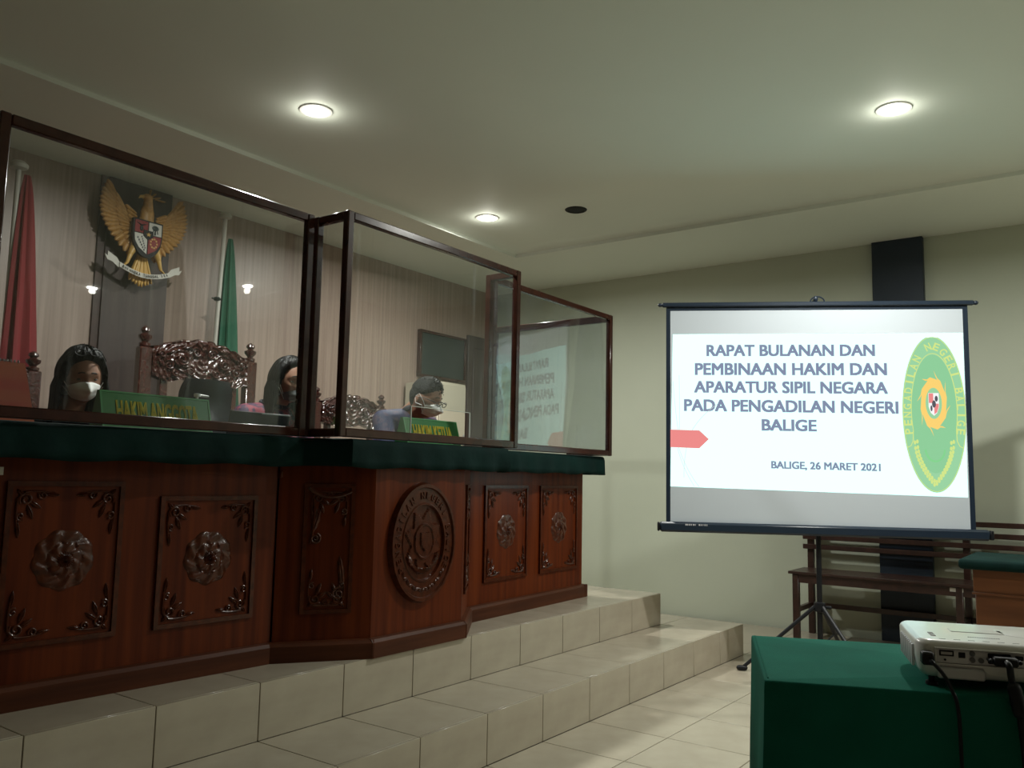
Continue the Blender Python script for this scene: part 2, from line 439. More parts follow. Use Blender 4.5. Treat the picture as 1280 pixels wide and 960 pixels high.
# ceiling: recessed tray and lower border
m = MB(); m.box((XL, YF, CEIL), (XR, YB, CEIL + 0.1)); ceil = struct(m.obj('ceiling', 'ceiling', smooth=False))
bx0, bx1, by0, by1 = XL + 1.1, 5.73, YF + 1.1, 4.135
m = MB()
m.box((XL, by1, SOF), (XR, YB, CEIL - 0.001)); m.box((bx1, YF, SOF), (XR, by1, CEIL - 0.001))
m.box((XL, YF, SOF), (bx0, by1, CEIL - 0.001)); m.box((bx0, YF, SOF), (bx1, by0, CEIL - 0.001))
m.obj('ceiling_border', 'ceiling', ceil, smooth=False)
def cove():
    mb = MB(); N_ = 12; rings = []
    for k in range(N_ + 1):
        t = k / N_; q = 0.14 * t; z = SOF + 0.026 + 0.0285 * (1 - (1 - t) ** 2.2)
        rings.append([Vector((bx0 + q, by0 + q, z)), Vector((bx1 - q, by0 + q, z)), Vector((bx1 - q, by1 - q, z)), Vector((bx0 + q, by1 - q, z))])
    V = [v for r in rings for v in r]; F = []
    for i in range(N_):
        for k in range(4): F.append((i * 4 + k, i * 4 + (k + 1) % 4, (i + 1) * 4 + (k + 1) % 4, (i + 1) * 4 + k))
    mb._add(V, F); return mb
cove().obj('ceiling_cove', 'ceiling', ceil, ang=30)

# dark brown pilaster behind the emblem, dark pillar on the right wall
m = MB(); m.box((2.72, YB - 0.03, 0.4), (3.16, YB + 0.01, SOF), bev=0.002)
p = m.obj('pilaster', 'pilaster', wb, label='dark brown upright wall panel behind the emblem')
m = MB(); m.box((2.675, YB - 0.018, 0.4), (2.72, YB + 0.01, SOF)); m.obj('pilaster_edge', 'bench', wb)
m = MB(); m.box((XR - 0.055, 1.155, 0.0), (XR + 0.01, 1.515, SOF), bev=0.003)
struct(m.obj('trim_1', 'pillar'))

# door in the far corner
m = MB()
m.box((6.40, YB - 0.03, 0), (6.85, YB + 0.005, 2.52), bev=0.003)
d1 = struct(m.obj('door_1', 'pilaster', smooth=False))
for z0, z1 in ((0.15, 0.9), (1.0, 2.40)):
    m = MB(); m.box((6.47, YB - 0.042, z0), (6.79, YB - 0.028, z1), bev=0.008); m.obj('door_panel', 'pilaster', d1)
m = MB(); m.cap((6.45, YB - 0.075, 1.02), (6.53, YB - 0.075, 1.02), 0.009, 0.007); m.cap((6.45, YB - 0.03, 1.02), (6.45, YB - 0.075, 1.02), 0.009, 0.009); m.obj('door_handle', 'metal', d1)

# ---- steps and platform
XS1, XS2, Y1, Y2 = 5.6, 5.2, 2.115, 2.523
m = MB(); m.box((XL, Y1 + 0.012, 0), (XS1 - 0.012, YB, 0.188)); st1 = struct(m.obj('lower_step', 'grout', smooth=False))
m = MB(); m.box((XL, Y2 + 0.012, 0.2), (XS2 - 0.012, YB, 0.388)); st2 = struct(m.obj('platform', 'grout', smooth=False))
def tiles(parent, name, me, locs, rot=(0, 0, 0)):
    for l in locs:
        o = bpy.data.objects.new(name, me); COL.objects.link(o); o.parent = parent; o.location = l; o.rotation_euler = rot
rise = tile_mesh(0.4, 0.0115, 0.199, 'riser_tile')
trd = tile_mesh(0.4, 0.396, 0.0115, 'tread_tile')
plt = tile_mesh(0.4, 0.4, 0.0115, 'platform_tile')
side = tile_mesh(0.0115, 0.4, 0.199, 'side_tile')
tiles(st1, 'riser_tile', rise, [(i * 0.4, Y1, 0.0005) for i in range(-2, 14)])
tiles(st1, 'tread_tile', trd, [(i * 0.4, Y1 + 0.0125, 0.1885) for i in range(-2, 13)])
tiles(st1, 'tread_tile', plt, [(5.2, Y2 - 0.4 + 0.4 * k - 0.008, 0.1885) for k in range(0, 6)])
tiles(st1, 'side_tile', side, [(XS1 - 0.0115, Y1 + 0.4 * k + 0.012, 0.0005) for k in range(0, 7)])
tiles(st2, 'riser_tile', rise, [(i * 0.4, Y2, 0.2005) for i in range(-2, 13)])
tiles(st2, 'platform_tile', plt, [(i * 0.4, Y2 + 0.0125 + 0.4 * k, 0.3885) for i in range(0, 13) for k in range(0, 6)])
tiles(st2, 'side_tile', side, [(XS2 - 0.0115, Y2 + 0.4 * k + 0.012, 0.2005) for k in range(0, 6)])

# ---- ceiling downlights
def downlight(x, y, label, lit=True, r=0.085, group=None):
    t = thing('ceiling_downlight' if lit else 'ceiling_socket', label, 'light', (x, y, CEIL), 0, group)
    m = MB(); m.lathe([(r - 0.018, -0.003), (r - 0.014, -0.008), (r, -0.006), (r + 0.004, -0.001), (r + 0.004, 0.0), (r - 0.018, 0.0)], (x, y, CEIL), 40)
    m.obj('trim_ring', 'rim' if lit else 'hole', t)
    m = MB(); m.lathe([(0.001, -0.004), (r - 0.024, -0.004), (r - 0.018, -0.003), (r - 0.018, 0.0), (0.001, 0.0)], (x, y, CEIL), 40)
    m.obj('bulb' if lit else 'opening_shade', 'lamp' if lit else 'hole', t)  # unlit socket: flat black disc, the shade of its recess put into colour
    if lit:
        l = bpy.data.lights.new('downlight_beam', 'AREA'); l.shape = 'DISK'; l.size = 2 * (r - 0.03); l.energy = LAMP_W; l.spread = radians(170)
        l.color = (1.0, 1.0, 0.93)
        o = bpy.data.objects.new('downlight_beam', l); COL.objects.link(o); o.parent = t; o.location = (0, 0, -0.009)
        l = bpy.data.lights.new('bulb_light', 'POINT'); l.energy = GLOW_W; l.shadow_soft_size = 0.04; l.color = (1.0, 0.98, 0.86)
        o = bpy.data.objects.new('bulb_light', l); COL.objects.link(o); o.parent = t; o.location = (0, 0, -0.06)
    return t
for x, y, lb in LAMPS: downlight(x, y, lb)
downlight(5.026, 3.106, 'dark round empty ceiling socket right of the small downlight', lit=False, r=0.075)
for (x, y), lb in zip(HIDDEN_LAMPS, ('ceiling downlight behind the camera, mirrored beside the green flag in the left shield', 'ceiling downlight far behind the camera, mirrored below the eagle emblem in the left shield')): downlight(x, y, lb)

# ================================================================== JUDGES' DESK
def plane_map(A, B):
    A = Vector((*A, 0)); B = Vector((*B, 0)); t = (B - A).normalized(); n = Vector((t.y, -t.x, 0))
    return (lambda s, z, d: A + t * s + Vector((0, 0, z)) + n * d), (B - A).length

def rosette(f, sc, zc, R):
    """swirling many-petalled flower carved in relief"""
    mb = MB()
    def h(r, a):
        out = 0.0
        for k, (rr, n_, ph, hh) in enumerate([(1.0, 9, 0.0, 0.009), (0.60, 7, 0.5, 0.014), (0.27, 24, 0.2, 0.017)]):
            lim = rr * (0.9 + 0.10 * abs(cos(n_ * (a + 0.9 * r) / 2 + ph)))
            if r < lim: out = hh - 0.006 * max(0, 1 - (lim - r) * 9) + 0.0018 * sin(n_ * (a + 1.2 * r) + k) - 0.004 * (r / rr) ** 2 * (1 if k < 2 else 0)
        return max(out, 0.0015)
    def g(u, v):
        a = 2 * pi * u; r = v
        lim = 0.93 + 0.07 * abs(cos(9 * (a + 0.9) / 2))
        rr = r * lim
        d = h(r, a) if v < 0.999 else -0.003
        return f(sc + R * rr * cos(a), zc + R * rr * sin(a), d)
    mb.grid(g, 72, 22, cu=True)
    return mb

def spiral(f, mb, cx, cz, r, turns, a0, sgn, w, d=0.004, n=22):
    P = []; Rr = []
    for i in range(n):
        t = i / (n - 1); a = a0 + sgn * turns * 2 * pi * t; rr = r * (1 - 0.82 * t)
        P.append(f(cx + rr * cos(a), cz + rr * sin(a), d)); Rr.append(w * (1 - 0.4 * t))
    mb.tube(P, Rr, 6)
def curve(f, mb, pts, w0, w1, d=0.004, n=14):
    P = []; R_ = []
    p0, p1, p2 = pts
    for i in range(n):
        t = i / (n - 1)
        s = (1 - t) ** 2 * p0[0] + 2 * t * (1 - t) * p1[0] + t * t * p2[0]
        z = (1 - t) ** 2 * p0[1] + 2 * t * (1 - t) * p1[1] + t * t * p2[1]
        P.append(f(s, z, d)); R_.append(w0 + (w1 - w0) * t)
    mb.tube(P, R_, 6)
def leaf(f, mb, cx, cz, L, w, a, d=0.002, hgt=0.007):
    def g(u, v):
        x = (u - 0.5) * L; hw = w * sin(pi * min(max(u, 0.02), 0.98)) ** 0.8 * (1 + 0.12 * sin(u * 25))
        y = (v - 0.5) * 2 * hw
        hh = d + hgt * (1 - (2 * v - 1) ** 2) * sin(pi * u) - 0.003 * exp(-((v - 0.5) * 14) ** 2)
        if v < 0.01 or v > 0.99: hh = -0.002
        return f(cx + x * cos(a) - y * sin(a), cz + x * sin(a) + y * cos(a), hh)
    mb.grid(g, 12, 9)
def corner_scroll(f, cx, cz, sx, sz, k=1.0):
    mb = MB()
    F = lambda s, z, d: f(cx + sx * s * k, cz + sz * z * k, d)
    spiral(F, mb, 0.035, 0.035, 0.022, 1.5, 2.5, 1, 0.0045)
    spiral(F, mb, 0.085, 0.022, 0.014, 1.3, 3.6, -1, 0.0035)
    spiral(F, mb, 0.022, 0.088, 0.014, 1.3, 1.0, 1, 0.0035)
    curve(F, mb, ((0.03, 0.012), (0.07, 0.004), (0.125, 0.018)), 0.004, 0.0015)
    curve(F, mb, ((0.012, 0.03), (0.004, 0.08), (0.018, 0.15)), 0.004, 0.0015)
    leaf(F, mb, 0.062, 0.05, 0.05, 0.010, 0.6); leaf(F, mb, 0.05, 0.075, 0.05, 0.010, 1.2)
    leaf(F, mb, 0.115, 0.02, 0.045, 0.008, 0.1); leaf(F, mb, 0.018, 0.13, 0.05, 0.008, 1.5)
    leaf(F, mb, 0.02, 0.015, 0.035, 0.009, 0.8)
    return mb
def carved_panel(root, f, s0, s1, z0, z1, rosR=0.1, ring=None):
    # raised moulding frame, board, and its carving
    mb = MB(); w = 0.016
    for a, b, c, d in ((s0, s1, z0, z0 + w), (s0, s1, z1 - w, z1), (s0, s0 + w, z0 + w, z1 - w), (s1 - w, s1, z0 + w, z1 - w)):
        mb.plate([(a, c), (b, c), (b, d), (a, d)], f, -0.002, 0.011)
    bd = MB(); e = w - 0.002
    bd.plate([(s0 + e, z0 + e), (s1 - e, z0 + e), (s1 - e, z1 - e), (s0 + e, z1 - e)], f, -0.002, 0.0035)
    pn = bd.obj('panel', 'wood', root, smooth=False)
    mb.obj('panel_frame', 'carved', pn, smooth=False)
    g = lambda s, z, d: f(s, z, d + 0.0035)
    q = 0.022
    for sx, sz, cx, cz in ((1, 1, s0 + q, z0 + q), (-1, 1, s1 - q, z0 + q), (1, -1, s0 + q, z1 - q), (-1, -1, s1 - q, z1 - q)):
        corner_scroll(g, cx, cz, sx, sz, 1.0).obj('carved_scroll', 'carved', pn)
    if rosR: rosette(g, (s0 + s1) / 2, (z0 + z1) / 2 + 0.005, rosR).obj('carved_rosette', 'carved', pn)
    return pn

ZB, ZT = 0.4, 1.17
def desk_body(root, pts, back):
    """front boards between plan points"""
    for A, B in zip(pts[:-1], pts[1:]):
        f, L = plane_map(A, B)
        mb = MB(); mb.plate([(0, ZB + 0.002), (L, ZB + 0.002), (L, ZT + 0.07), (0, ZT + 0.07)], f, -0.03, 0.0)
        mb.obj('front_board', 'wood', root, smooth=False)
        mb = MB()
        prof = [(0.0, ZB), (0.028, ZB), (0.028, ZB + 0.062), (0.018, ZB + 0.074), (0.0, ZB + 0.078)]
        V = []
        n_ = len(prof)
        for s in (-0.012, L + 0.012): V += [f(s, z, d) for d, z in prof]
        mb._add(V, [tuple(range(n_))[::-1], tuple(range(n_, 2 * n_))] + [(i, (i + 1) % n_, (i + 1) % n_ + n_, i + n_) for i in range(n_)])
        mb.obj('plinth', 'plinth', root, smooth=False)

WA, WB = (0.93, 2.838), (2.225, 2.765)
CA, CB, CC, CD = (2.228, 2.757), (2.548, 2.535), (3.133, 2.535), (3.452, 2.757)
EA, EB = (3.457, 2.768), (4.70, 2.83)
# left desk
dl = thing('judges_desk', 'left wing of the carved judges\' desk, with two large swirling flower panels', 'desk', (1.6, 3.1, ZB), 0, 'carved judges\' desk units')
desk_body(dl, [WA, WB], 3.35)
f, L = plane_map(WA, WB)
carved_panel(dl, f, 0.300, 0.672, 0.585, 1.10, 0.103)
carved_panel(dl, f, 0.805, 1.205, 0.585, 1.05, 0.103)
for lo, hi in (((0.93, 2.87, ZB), (0.96, 3.34, 1.26)), ((2.19, 2.82, ZB), (2.22, 3.34, 1.13))): MB().box(lo, hi).obj('side_board', 'wood', dl, smooth=False)
m = MB(); m.box((0.97, 2.9, 1.12), (2.222, 3.45, 1.15), bev=0.003); m.obj('writing_surface', 'wood', dl)
m = MB(); m.box((1.20, 2.773, 1.122), (1.225, 2.797, 1.147));
# centre desk
dc = thing('judges_desk', 'projecting centre of the carved judges\' desk, with a large oval medallion', 'desk', (2.84, 3.0, ZB), 0, 'carved judges\' desk units')
desk_body(dc, [CA, CB, CC, CD], 3.35)
for lo, hi in (((2.235, 2.80, ZB), (2.265, 3.28, 1.13)), ((3.415, 2.80, ZB), (3.445, 3.28, 1.13))): MB().box(lo, hi).obj('side_board', 'wood', dc, smooth=False)
m = MB(); m.box((2.228, 2.75, 1.12), (3.41, 3.28, 1.15), bev=0.003); m.obj('writing_surface', 'wood', dc)
f, L = plane_map(CA, CB)
carved_panel(dc, f, 0.10, 0.305, 0.583, 1.10, 0)
g = lambda s, z, d: f(s, z, d + 0.0035)
mb = MB()
curve(g, mb, ((0.12, 1.085), (0.19, 1.02), (0.29, 1.07)), 0.010, 0.006, 0.006); curve(g, mb, ((0.13, 1.07), (0.18, 1.05), (0.27, 1.04)), 0.006, 0.003)
curve(g, mb, ((0.14, 1.04), (0.15, 0.93), (0.13, 0.86)), 0.007, 0.003); leaf(g, mb, 0.15, 0.95, 0.12, 0.016, 1.3); leaf(g, mb, 0.26, 0.74, 0.14, 0.016, 1.7)
spiral(g, mb, 0.25, 0.66, 0.025, 1.6, 1.2, 1, 0.005); spiral(g, mb, 0.15, 0.88, 0.022, 1.6, 1.2, -1, 0.005)
mb.obj('carved_vine', 'carved', dc)
f, L = plane_map(CC, CD)
carved_panel(dc, f, 0.09, 0.30, 0.583, 1.10, 0)
# oval medallion
f, L = plane_map(CB, CC)
def medal_h(x, z):     # x,z in unit ellipse coordinates
    r = sqrt(x * x + z * z); a = atan2(z, x)
    if r > 0.97: return 0.010
    if r > 0.90: return 0.026
    if r > 0.66: return 0.017
    if r > 0.62: return 0.022
    h = 0.008
    st = 0.36 + 0.20 * (abs(((a / (pi / 4) + 0.35) % 1.0) * 2 - 1)) ** 1.3
    zz = z - 0.02
    rr = sqrt(x * x + zz * zz)
    if rr < st: h = 0.016
    if rr < 0.30: h = 0.024
    if rr < 0.26: h = 0.019
    if abs(x) < 0.13 and -0.17 < zz < 0.14 and abs(x) < 0.13 * min(1, (zz + 0.17) / 0.12): h = 0.026
    if 0.46 < sqrt(x * x + (z - 0.02) ** 2) < 0.54 and z < -0.22: h = max(h, 0.019 + 0.004 * sin(a * 40))
    return h
mb = MB()
MC, MZ, MA, MBz = 0.292, 0.850, 0.214, 0.262
def g(u, v):
    a = 2 * pi * u; r = v
    x, z = r * cos(a), r * sin(a)
    d = medal_h(x, z) if v < 0.995 else -0.002
    return f(MC + MA * x, MZ + MBz * z, d)
mb.grid(g, 120, 60, cu=True)
med = mb.obj('oval_medallion', 'carved', dc, label='large carved oval medallion with a star and rim lettering', ang=30)
def ring_text(mb, s, f, cx, cz, ax, az, a0, a1, h, w, d, depth=0.003, bold=0.02):
    n = len(s); K = 400; acc = [0.0]; an = [a0 + (a1 - a0) * k / K for k in range(K + 1)]
    for k in range(K): acc.append(acc[-1] + sqrt((ax * (cos(an[k + 1]) - cos(an[k]))) ** 2 + (az * (sin(an[k + 1]) - sin(an[k]))) ** 2))
    for i, ch in enumerate(s):
        if ch == ' ': continue
        tgt = acc[-1] * i / (n - 1); k = min(range(K + 1), key=lambda q: abs(acc[q] - tgt)); a = an[k]
        px, pz = cx + ax * cos(a), cz + az * sin(a)
        tx, tz = ax * sin(a), -az * cos(a)
        l = sqrt(tx * tx + tz * tz); tx /= l; tz /= l
        ux, uz = -tz, tx
        b = text_bm(ch, bold, 0.5)
        xs = [v.co.x for v in b.verts]; ys = [v.co.y for v in b.verts]
        wc = w * (0.35 if ch == 'I' else 1.0)
        for v in b.verts:
            X = ((v.co.x - min(xs)) / (max(xs) - min(xs)) - 0.5) * wc if False else (v.co.x - (xs_mid(xs))) / max(max(xs) - min(xs), 1e-6) * wc
            Yy = (v.co.y - min(ys)) / (max(ys) - min(ys)) * h - h / 2
            dd = d + (v.co.z + 0.5) * depth
            v.co = f(px + tx * X + ux * Yy, pz + tz * X + uz * Yy, dd)
        mb.merge(b)
def xs_mid(xs): return (min(xs) + max(xs)) / 2
mb = MB()
ring_text(mb, 'PENGADILAN NEGERI BALIGE', f, MC, MZ, MA * 0.78, MBz * 0.78, pi * 1.18, -pi * 0.18, 0.030, 0.022, 0.0165, 0.005)
mb.obj('carved_lettering', 'carved', med)
# laurel of small leaves in the lower ring
mb = MB()
for i in range(15):
    a = pi * 1.22 + (pi * 0.56) * i / 14
    leaf(f, mb, MC + MA * 0.78 * cos(a), MZ + MBz * 0.78 * sin(a), 0.036, 0.010, a + pi / 2 + (0.5 if i % 2 else -0.5), d=0.016, hgt=0.008)
mb.obj('carved_laurel', 'carved', med)
# right desk
dr = thing('judges_desk', 'right wing of the carved judges\' desk nearest the screen, with two panels', 'desk', (4.1, 3.15, ZB), 0, 'carved judges\' desk units')
desk_body(dr, [EA, EB], 3.4)
f, L = plane_map(EA, EB)
carved_panel(dr, f, 0.142, 0.572, 0.585, 1.095, 0.098)
carved_panel(dr, f, 0.712, 1.165, 0.585, 1.095, 0.098)
f2, L2 = plane_map(EB, (4.70, 3.45))
for lo, hi in (((4.67, 2.86, ZB), (4.70, 3.45, 1.24)), ((3.46, 2.82, ZB), (3.49, 3.28, 1.13))): MB().box(lo, hi).obj('side_board', 'wood', dr, smooth=False)
m = MB(); m.box((4.70, 2.80, ZB), (4.728, 3.45, ZB + 0.076), bev=0.003); m.obj('plinth', 'plinth', dr)
m = MB(); m.box((3.50, 2.90, 1.12), (4.665, 3.28, 1.15), bev=0.003); m.obj('writing_surface', 'wood', dr)
o = MB().box((1.17, 2.783, 1.118), (1.212, 2.787, 1.143), mtx=None).obj('paper_label', 'paper')
tag(o, 'small white paper sticker on the far left wing of the desk', 'label')
o.location.y += 0.0305; o.location.x += 0.002

# ---- tablecloth on the ledge
front = [(0.90, 2.705), (2.26, 2.655), (2.36, 2.48), (3.42, 2.48), (3.56, 2.655), (4.765, 2.70)]
def resample(pts, step):
    out = []
    for A, B in zip(pts[:-1], pts[1:]):
        A = Vector(A); B = Vector(B); n = max(1, int((B - A).length / step))
        for i in range(n): out.append(A + (B - A) * i / n)
    out.append(Vector(pts[-1])); return out
fr = resample(front + [(4.765, 3.03)], 0.03)
def cloth_ledge():
    mb = MB(); V = []; F = []
    n = len(fr); rows = [(0.0, 1.168), (0.0, 1.195), (0.0, 1.225), (0.0, 1.255), (0.003, 1.272), (0.010, 1.281), (0.035, 1.284)]
    for i, p in enumerate(fr):
        a = fr[max(i - 1, 0)]; b = fr[min(i + 1, n - 1)]; t = (b - a).normalized(); nn = Vector((-t.y, t.x))
        for k, (ins, z) in enumerate(rows):
            wv = 0.006 * sin(p.x * 38 + k * 0.2) * (1 - k / 5.0) if k < 5 else 0
            if 3.3 < p.x < 3.75: wv *= 2.4
            zz = z + (0.004 * sin(p.x * 17) + (0.006 * exp(-((p.x - 3.45) / 0.08) ** 2) * -1) if k == 0 else 0)
            q = p + nn * (ins + wv + 0.006)
            V.append(Vector((q.x, q.y, zz)))
        V.append(Vector((min(max(p.x, 0.91), 4.74), 3.02, 1.284)))
    m_ = len(rows) + 1
    for i in range(n - 1):
        for k in range(m_ - 1):
            a = i * m_ + k; F.append((a, a + m_, a + m_ + 1, a + 1))
    mb._add(V, F)
    return mb
o = cloth_ledge().obj('tablecloth', 'deskcloth')
sd = o.modifiers.new('thick', 'SOLIDIFY'); sd.thickness = 0.004; sd.offset = -1
tag(o, 'dark green cloth draped over the ledge of the judges\' desk', 'tablecloth')
# ledge boards under the cloth, one per desk unit
for root, poly in ((dl, [(0.91, 2.73), (2.22, 2.685), (2.22, 3.01), (0.91, 3.01)]), (dc, [(2.225, 2.72), (2.37, 2.505), (3.41, 2.505), (3.455, 2.58), (3.455, 3.01), (2.225, 3.01)]), (dr, [(3.46, 2.60), (3.54, 2.685), (4.735, 2.73), (4.735, 3.01), (3.46, 3.01)])):
    m = MB(); m.prism(poly, 1.245, 1.274); m.obj('ledge_board', 'wood', root, smooth=False)
    y = 2.99
    x0 = min(p[0] for p in poly); x1 = max(p[0] for p in poly)
    m = MB(); m.box((x0 + 0.04, y - 0.02, 1.15), (x1 - 0.04, y, 1.245)); m.obj('riser_board', 'wood', root, smooth=False)

# ================================================================== ACRYLIC SHIELDS
ZS0, ZS1 = 1.288, 2.205
PW = 0.034
def post(root, x, y, z0=ZS0, z1=ZS1, w=PW):
    m = MB(); m.box((x - w / 2, y - w / 2, z0), (x + w / 2, y + w / 2, z1), bev=0.004); return m.obj('post', 'frame', root)
def rail(root, a, b, z, h=PW, w=PW, name='rail'):
    a = Vector((*a, z)); b = Vector((*b, z)); L = (b - a).length; d = (b - a).normalized()
    mt = Matrix.Translation(a) @ Matrix.Rotation(atan2(d.y, d.x), 4, 'Z')
    m = MB(); m.box((w * 0.5, -w * 0.45, 0), (L - w * 0.5, w * 0.45, h), bev=0.004, mtx=mt); return m.obj(name, 'frame', root)
def pane(root, a, b, z0, z1, hole=None, bow=0.0, name='acrylic_pane'):
    a = Vector((*a, 0)); b = Vector((*b, 0)); d = (b - a).normalized(); L = (b - a).length; n = Vector((d.y, -d.x, 0))
    f = lambda s, z, q: a + d * s + Vector((0, 0, z)) + n * q
    mb = MB(); th = 0.003
    if hole is None:
        def g(u, v): return f(u * L, z0 + (z1 - z0) * v, th / 2 + bow * 4 * u * (1 - u))
        mb.slab(g, 24, 3, n * -th)
    else:
        h0, h1, ht = hole
        mb.plate([(0, z0), (h0, z0), (h0, ht), (h1, ht), (h1, z0), (L, z0), (L, z1), (0, z1)], f, -th / 2, th / 2)
    return mb.obj(name, 'acrylic', root, smooth=hole is None), f
y0s, y1s = 2.69, 2.512
# left
sl = thing('acrylic_shield', 'left clear acrylic shield in a dark wooden frame, before the woman in the white mask', 'shield', (1.69, 2.69, ZS0), 0, 'framed acrylic shields on the judges\' desk')
xa, xb = 1.078, 2.262
post(sl, xa, y0s); post(sl, xb, y0s)
rail(sl, (xa, y0s), (xb, y0s), ZS0, 0.036); rail(sl, (xa, y0s), (xb, y0s), ZS1 - PW)
post(sl, xa, 2.98); rail(sl, (xa, y0s), (xa, 2.98), ZS0); rail(sl, (xa, y0s), (xa, 2.98), ZS1 - PW)
pane(sl, (xa + 0.015, y0s), (xb - 0.015, y0s), ZS0 + 0.033, ZS1 - 0.031)
pane(sl, (xa, y0s + 0.015), (xa, 2.965), ZS0 + 0.031, ZS1 - 0.031, name='side_pane')
# centre
sc_ = thing('acrylic_shield', 'centre clear acrylic shield, standing forward, with a cut-out above the middle sign', 'shield', (2.9, 2.6, ZS0), 0, 'framed acrylic shields on the judges\' desk')
xc, xd = 2.315, 3.492
for x in (xc, xd): post(sc_, x, y1s)
for x in (xc - 0.003, xd + 0.003): post(sc_, x, y0s)
rail(sc_, (xc, y1s), (xd, y1s), ZS0, 0.036); rail(sc_, (xc, y1s), (xd, y1s), ZS1 - PW)
for x in (xc, xd):
    rail(sc_, (x, y1s), (x, y0s), ZS0); rail(sc_, (x, y1s), (x, y0s), ZS1 - PW)
    pane(sc_, (x, y1s + 0.015), (x, y0s - 0.015), ZS0 + 0.031, ZS1 - 0.031, name='side_pane')
pn, f = pane(sc_, (xc + 0.015, y1s), (xd - 0.015, y1s), ZS0 + 0.033, ZS1 - 0.031, hole=(0.392, 0.80, 1.442))
mb = MB()
for p, q in (((0.390, 1.322), (0.394, 1.442)), ((0.390, 1.440), (0.802, 1.4425)), ((0.799, 1.322), (0.8025, 1.442))):
    mb.plate([(p[0], p[1]), (q[0], p[1]), (q[0], q[1]), (p[0], q[1])], f, -0.0025, 0.0025)
mb.obj('cut_edge', 'acrylic_edge', pn, smooth=False)
# right
sr = thing('acrylic_shield', 'right clear acrylic shield that mirrors the projection screen', 'shield', (4.15, 2.69, ZS0), 0, 'framed acrylic shields on the judges\' desk')
xe, xf, yb_ = 3.532, 4.786, 3.62
for x, y in ((xe, y0s), (xf, y0s)): post(sr, x, y)
rail(sr, (xe, y0s), (xf, y0s), ZS0, 0.036); rail(sr, (xe, y0s), (xf, y0s), ZS1 - PW)
rail(sr, (xf, y0s), (xf, yb_), ZS1 - 0.045, 0.045); rail(sr, (xf, y0s), (xf, 3.02), ZS0)
m = MB(); m.box((xf - 0.017, yb_ - 0.017, 0.4), (xf + 0.017, yb_ + 0.017, ZS1), bev=0.004); m.obj('post', 'frame', sr)
pane(sr, (xe + 0.015, y0s), (xf - 0.015, y0s), ZS0 + 0.033, ZS1 - 0.031)
pane(sr, (xf, y0s + 0.015), (xf, yb_ - 0.015), ZS0 + 0.031, ZS1 - 0.04, name='side_pane')

# ================================================================== SIGNS ON THE LEDGE
def sign(x0, x1, y, txt, label):
    t = thing('name_sign', label, 'sign', ((x0 + x1) / 2, y, 1.285), 0, 'green name signs on the desk ledge')
    prof = [(-0.045, 1.2855), (0.045, 1.2855), (0.007, 1.418), (-0.007, 1.418)]
    mb = MB(); V = [Vector((x0, y + a, z)) for a, z in prof] + [Vector((x1, y + a, z)) for a, z in prof]
    mb._add(V, [(0, 1, 2, 3), (7, 6, 5, 4), (0, 4, 5, 1), (1, 5, 6, 2), (2, 6, 7, 3), (3, 7, 4, 0)])
    b = mb.obj('sign_board', 'signgreen', t, smooth=False)
    up_ = Vector((0, 0.038, 0.1325)).normalized(); nn = Vector((0, -0.1325, 0.038)).normalized()
    o = Vector((x0, y - 0.045, 1.2855)); W_ = x1 - x0; H_ = 0.1378
    mb = MB()
    fm = lambda s, z, d: o + Vector((s, 0, 0)) + up_ * z + nn * d
    for a, b_, c, d in ((0, W_, H_ - 0.006, H_), (0, 0.007, 0, H_ - 0.006), (W_ - 0.007, W_, 0, H_ - 0.006), (0.007, W_ - 0.007, 0, 0.006)):
        mb.plate([(a, c), (b_, c), (b_, d), (a, d)], fm, -0.001, 0.002)
    mb.obj('sign_edge', 'signedge', b, smooth=False)
    mb = MB(); text_fit(mb, txt, fm(0.055, 0.030, 0.0), Vector((1, 0, 0)), up_, W_ - 0.11, 0.075, nn, bold=0.06, depth=0.003)
    mb.obj('lettering', 'signyellow', b, smooth=False)
sign(1.538, 1.975, 2.90, 'HAKIM ANGGOTA', 'green sign reading HAKIM ANGGOTA behind the left shield')
sign(2.97, 3.37, 2.80, 'HAKIM KETUA', 'green sign reading HAKIM KETUA behind the centre shield')

# desk calendar, hand sanitiser, laptop
t = thing('desk_calendar', 'red desk calendar folded like a tent at the far left of the ledge', 'calendar', (1.25, 2.92, 1.285))
mb = MB(); fm = lambda s, z, d: Vector((1.17 + s, 2.86 + z * 0.28 + d, 1.287 + z))
mb.plate([(0, 0), (0.145, 0), (0.125, 0.195), (-0.02, 0.195)], fm, -0.001, 0.001); mb.obj('front_page', 'calendar', t, smooth=False)
mb = MB(); fm2 = lambda s, z, d: Vector((1.17 + s, 2.975 - z * 0.28 + d, 1.287 + z))
mb.plate([(0, 0), (0.165, 0), (0.126, 0.195), (-0.02, 0.195)], fm2, -0.001, 0.001); mb.obj('back_page', 'black', t, smooth=False)
mb = MB()
for k in range(11): mb.lathe([(0.006, -0.0008), (0.0075, 0), (0.006, 0.0008)], (1.165 + k * 0.011, 2.917, 1.484), 10, axis=(1, 0, 0))
mb.obj('wire_binding', 'metal', t)
t = thing('pump_bottle', 'white pump bottle behind the left green sign', 'bottle', (2.115, 3.18, 1.15))
bx, by = 2.115, 3.18
mb = MB(); mb.lathe([(0.001, 0), (0.034, 0.002), (0.036, 0.02), (0.036, 0.19), (0.03, 0.22), (0.014, 0.235), (0.014, 0.25)], (bx, by, 1.151), 24); mb.obj('bottle_body', 'whitegrey', t)
mb = MB(); mb.lathe([(0.018, 0.24), (0.019, 0.262), (0.010, 0.266), (0.006, 0.27), (0.006, 0.302), (0.014, 0.304), (0.014, 0.316), (0.001, 0.318)], (bx, by, 1.151), 20)
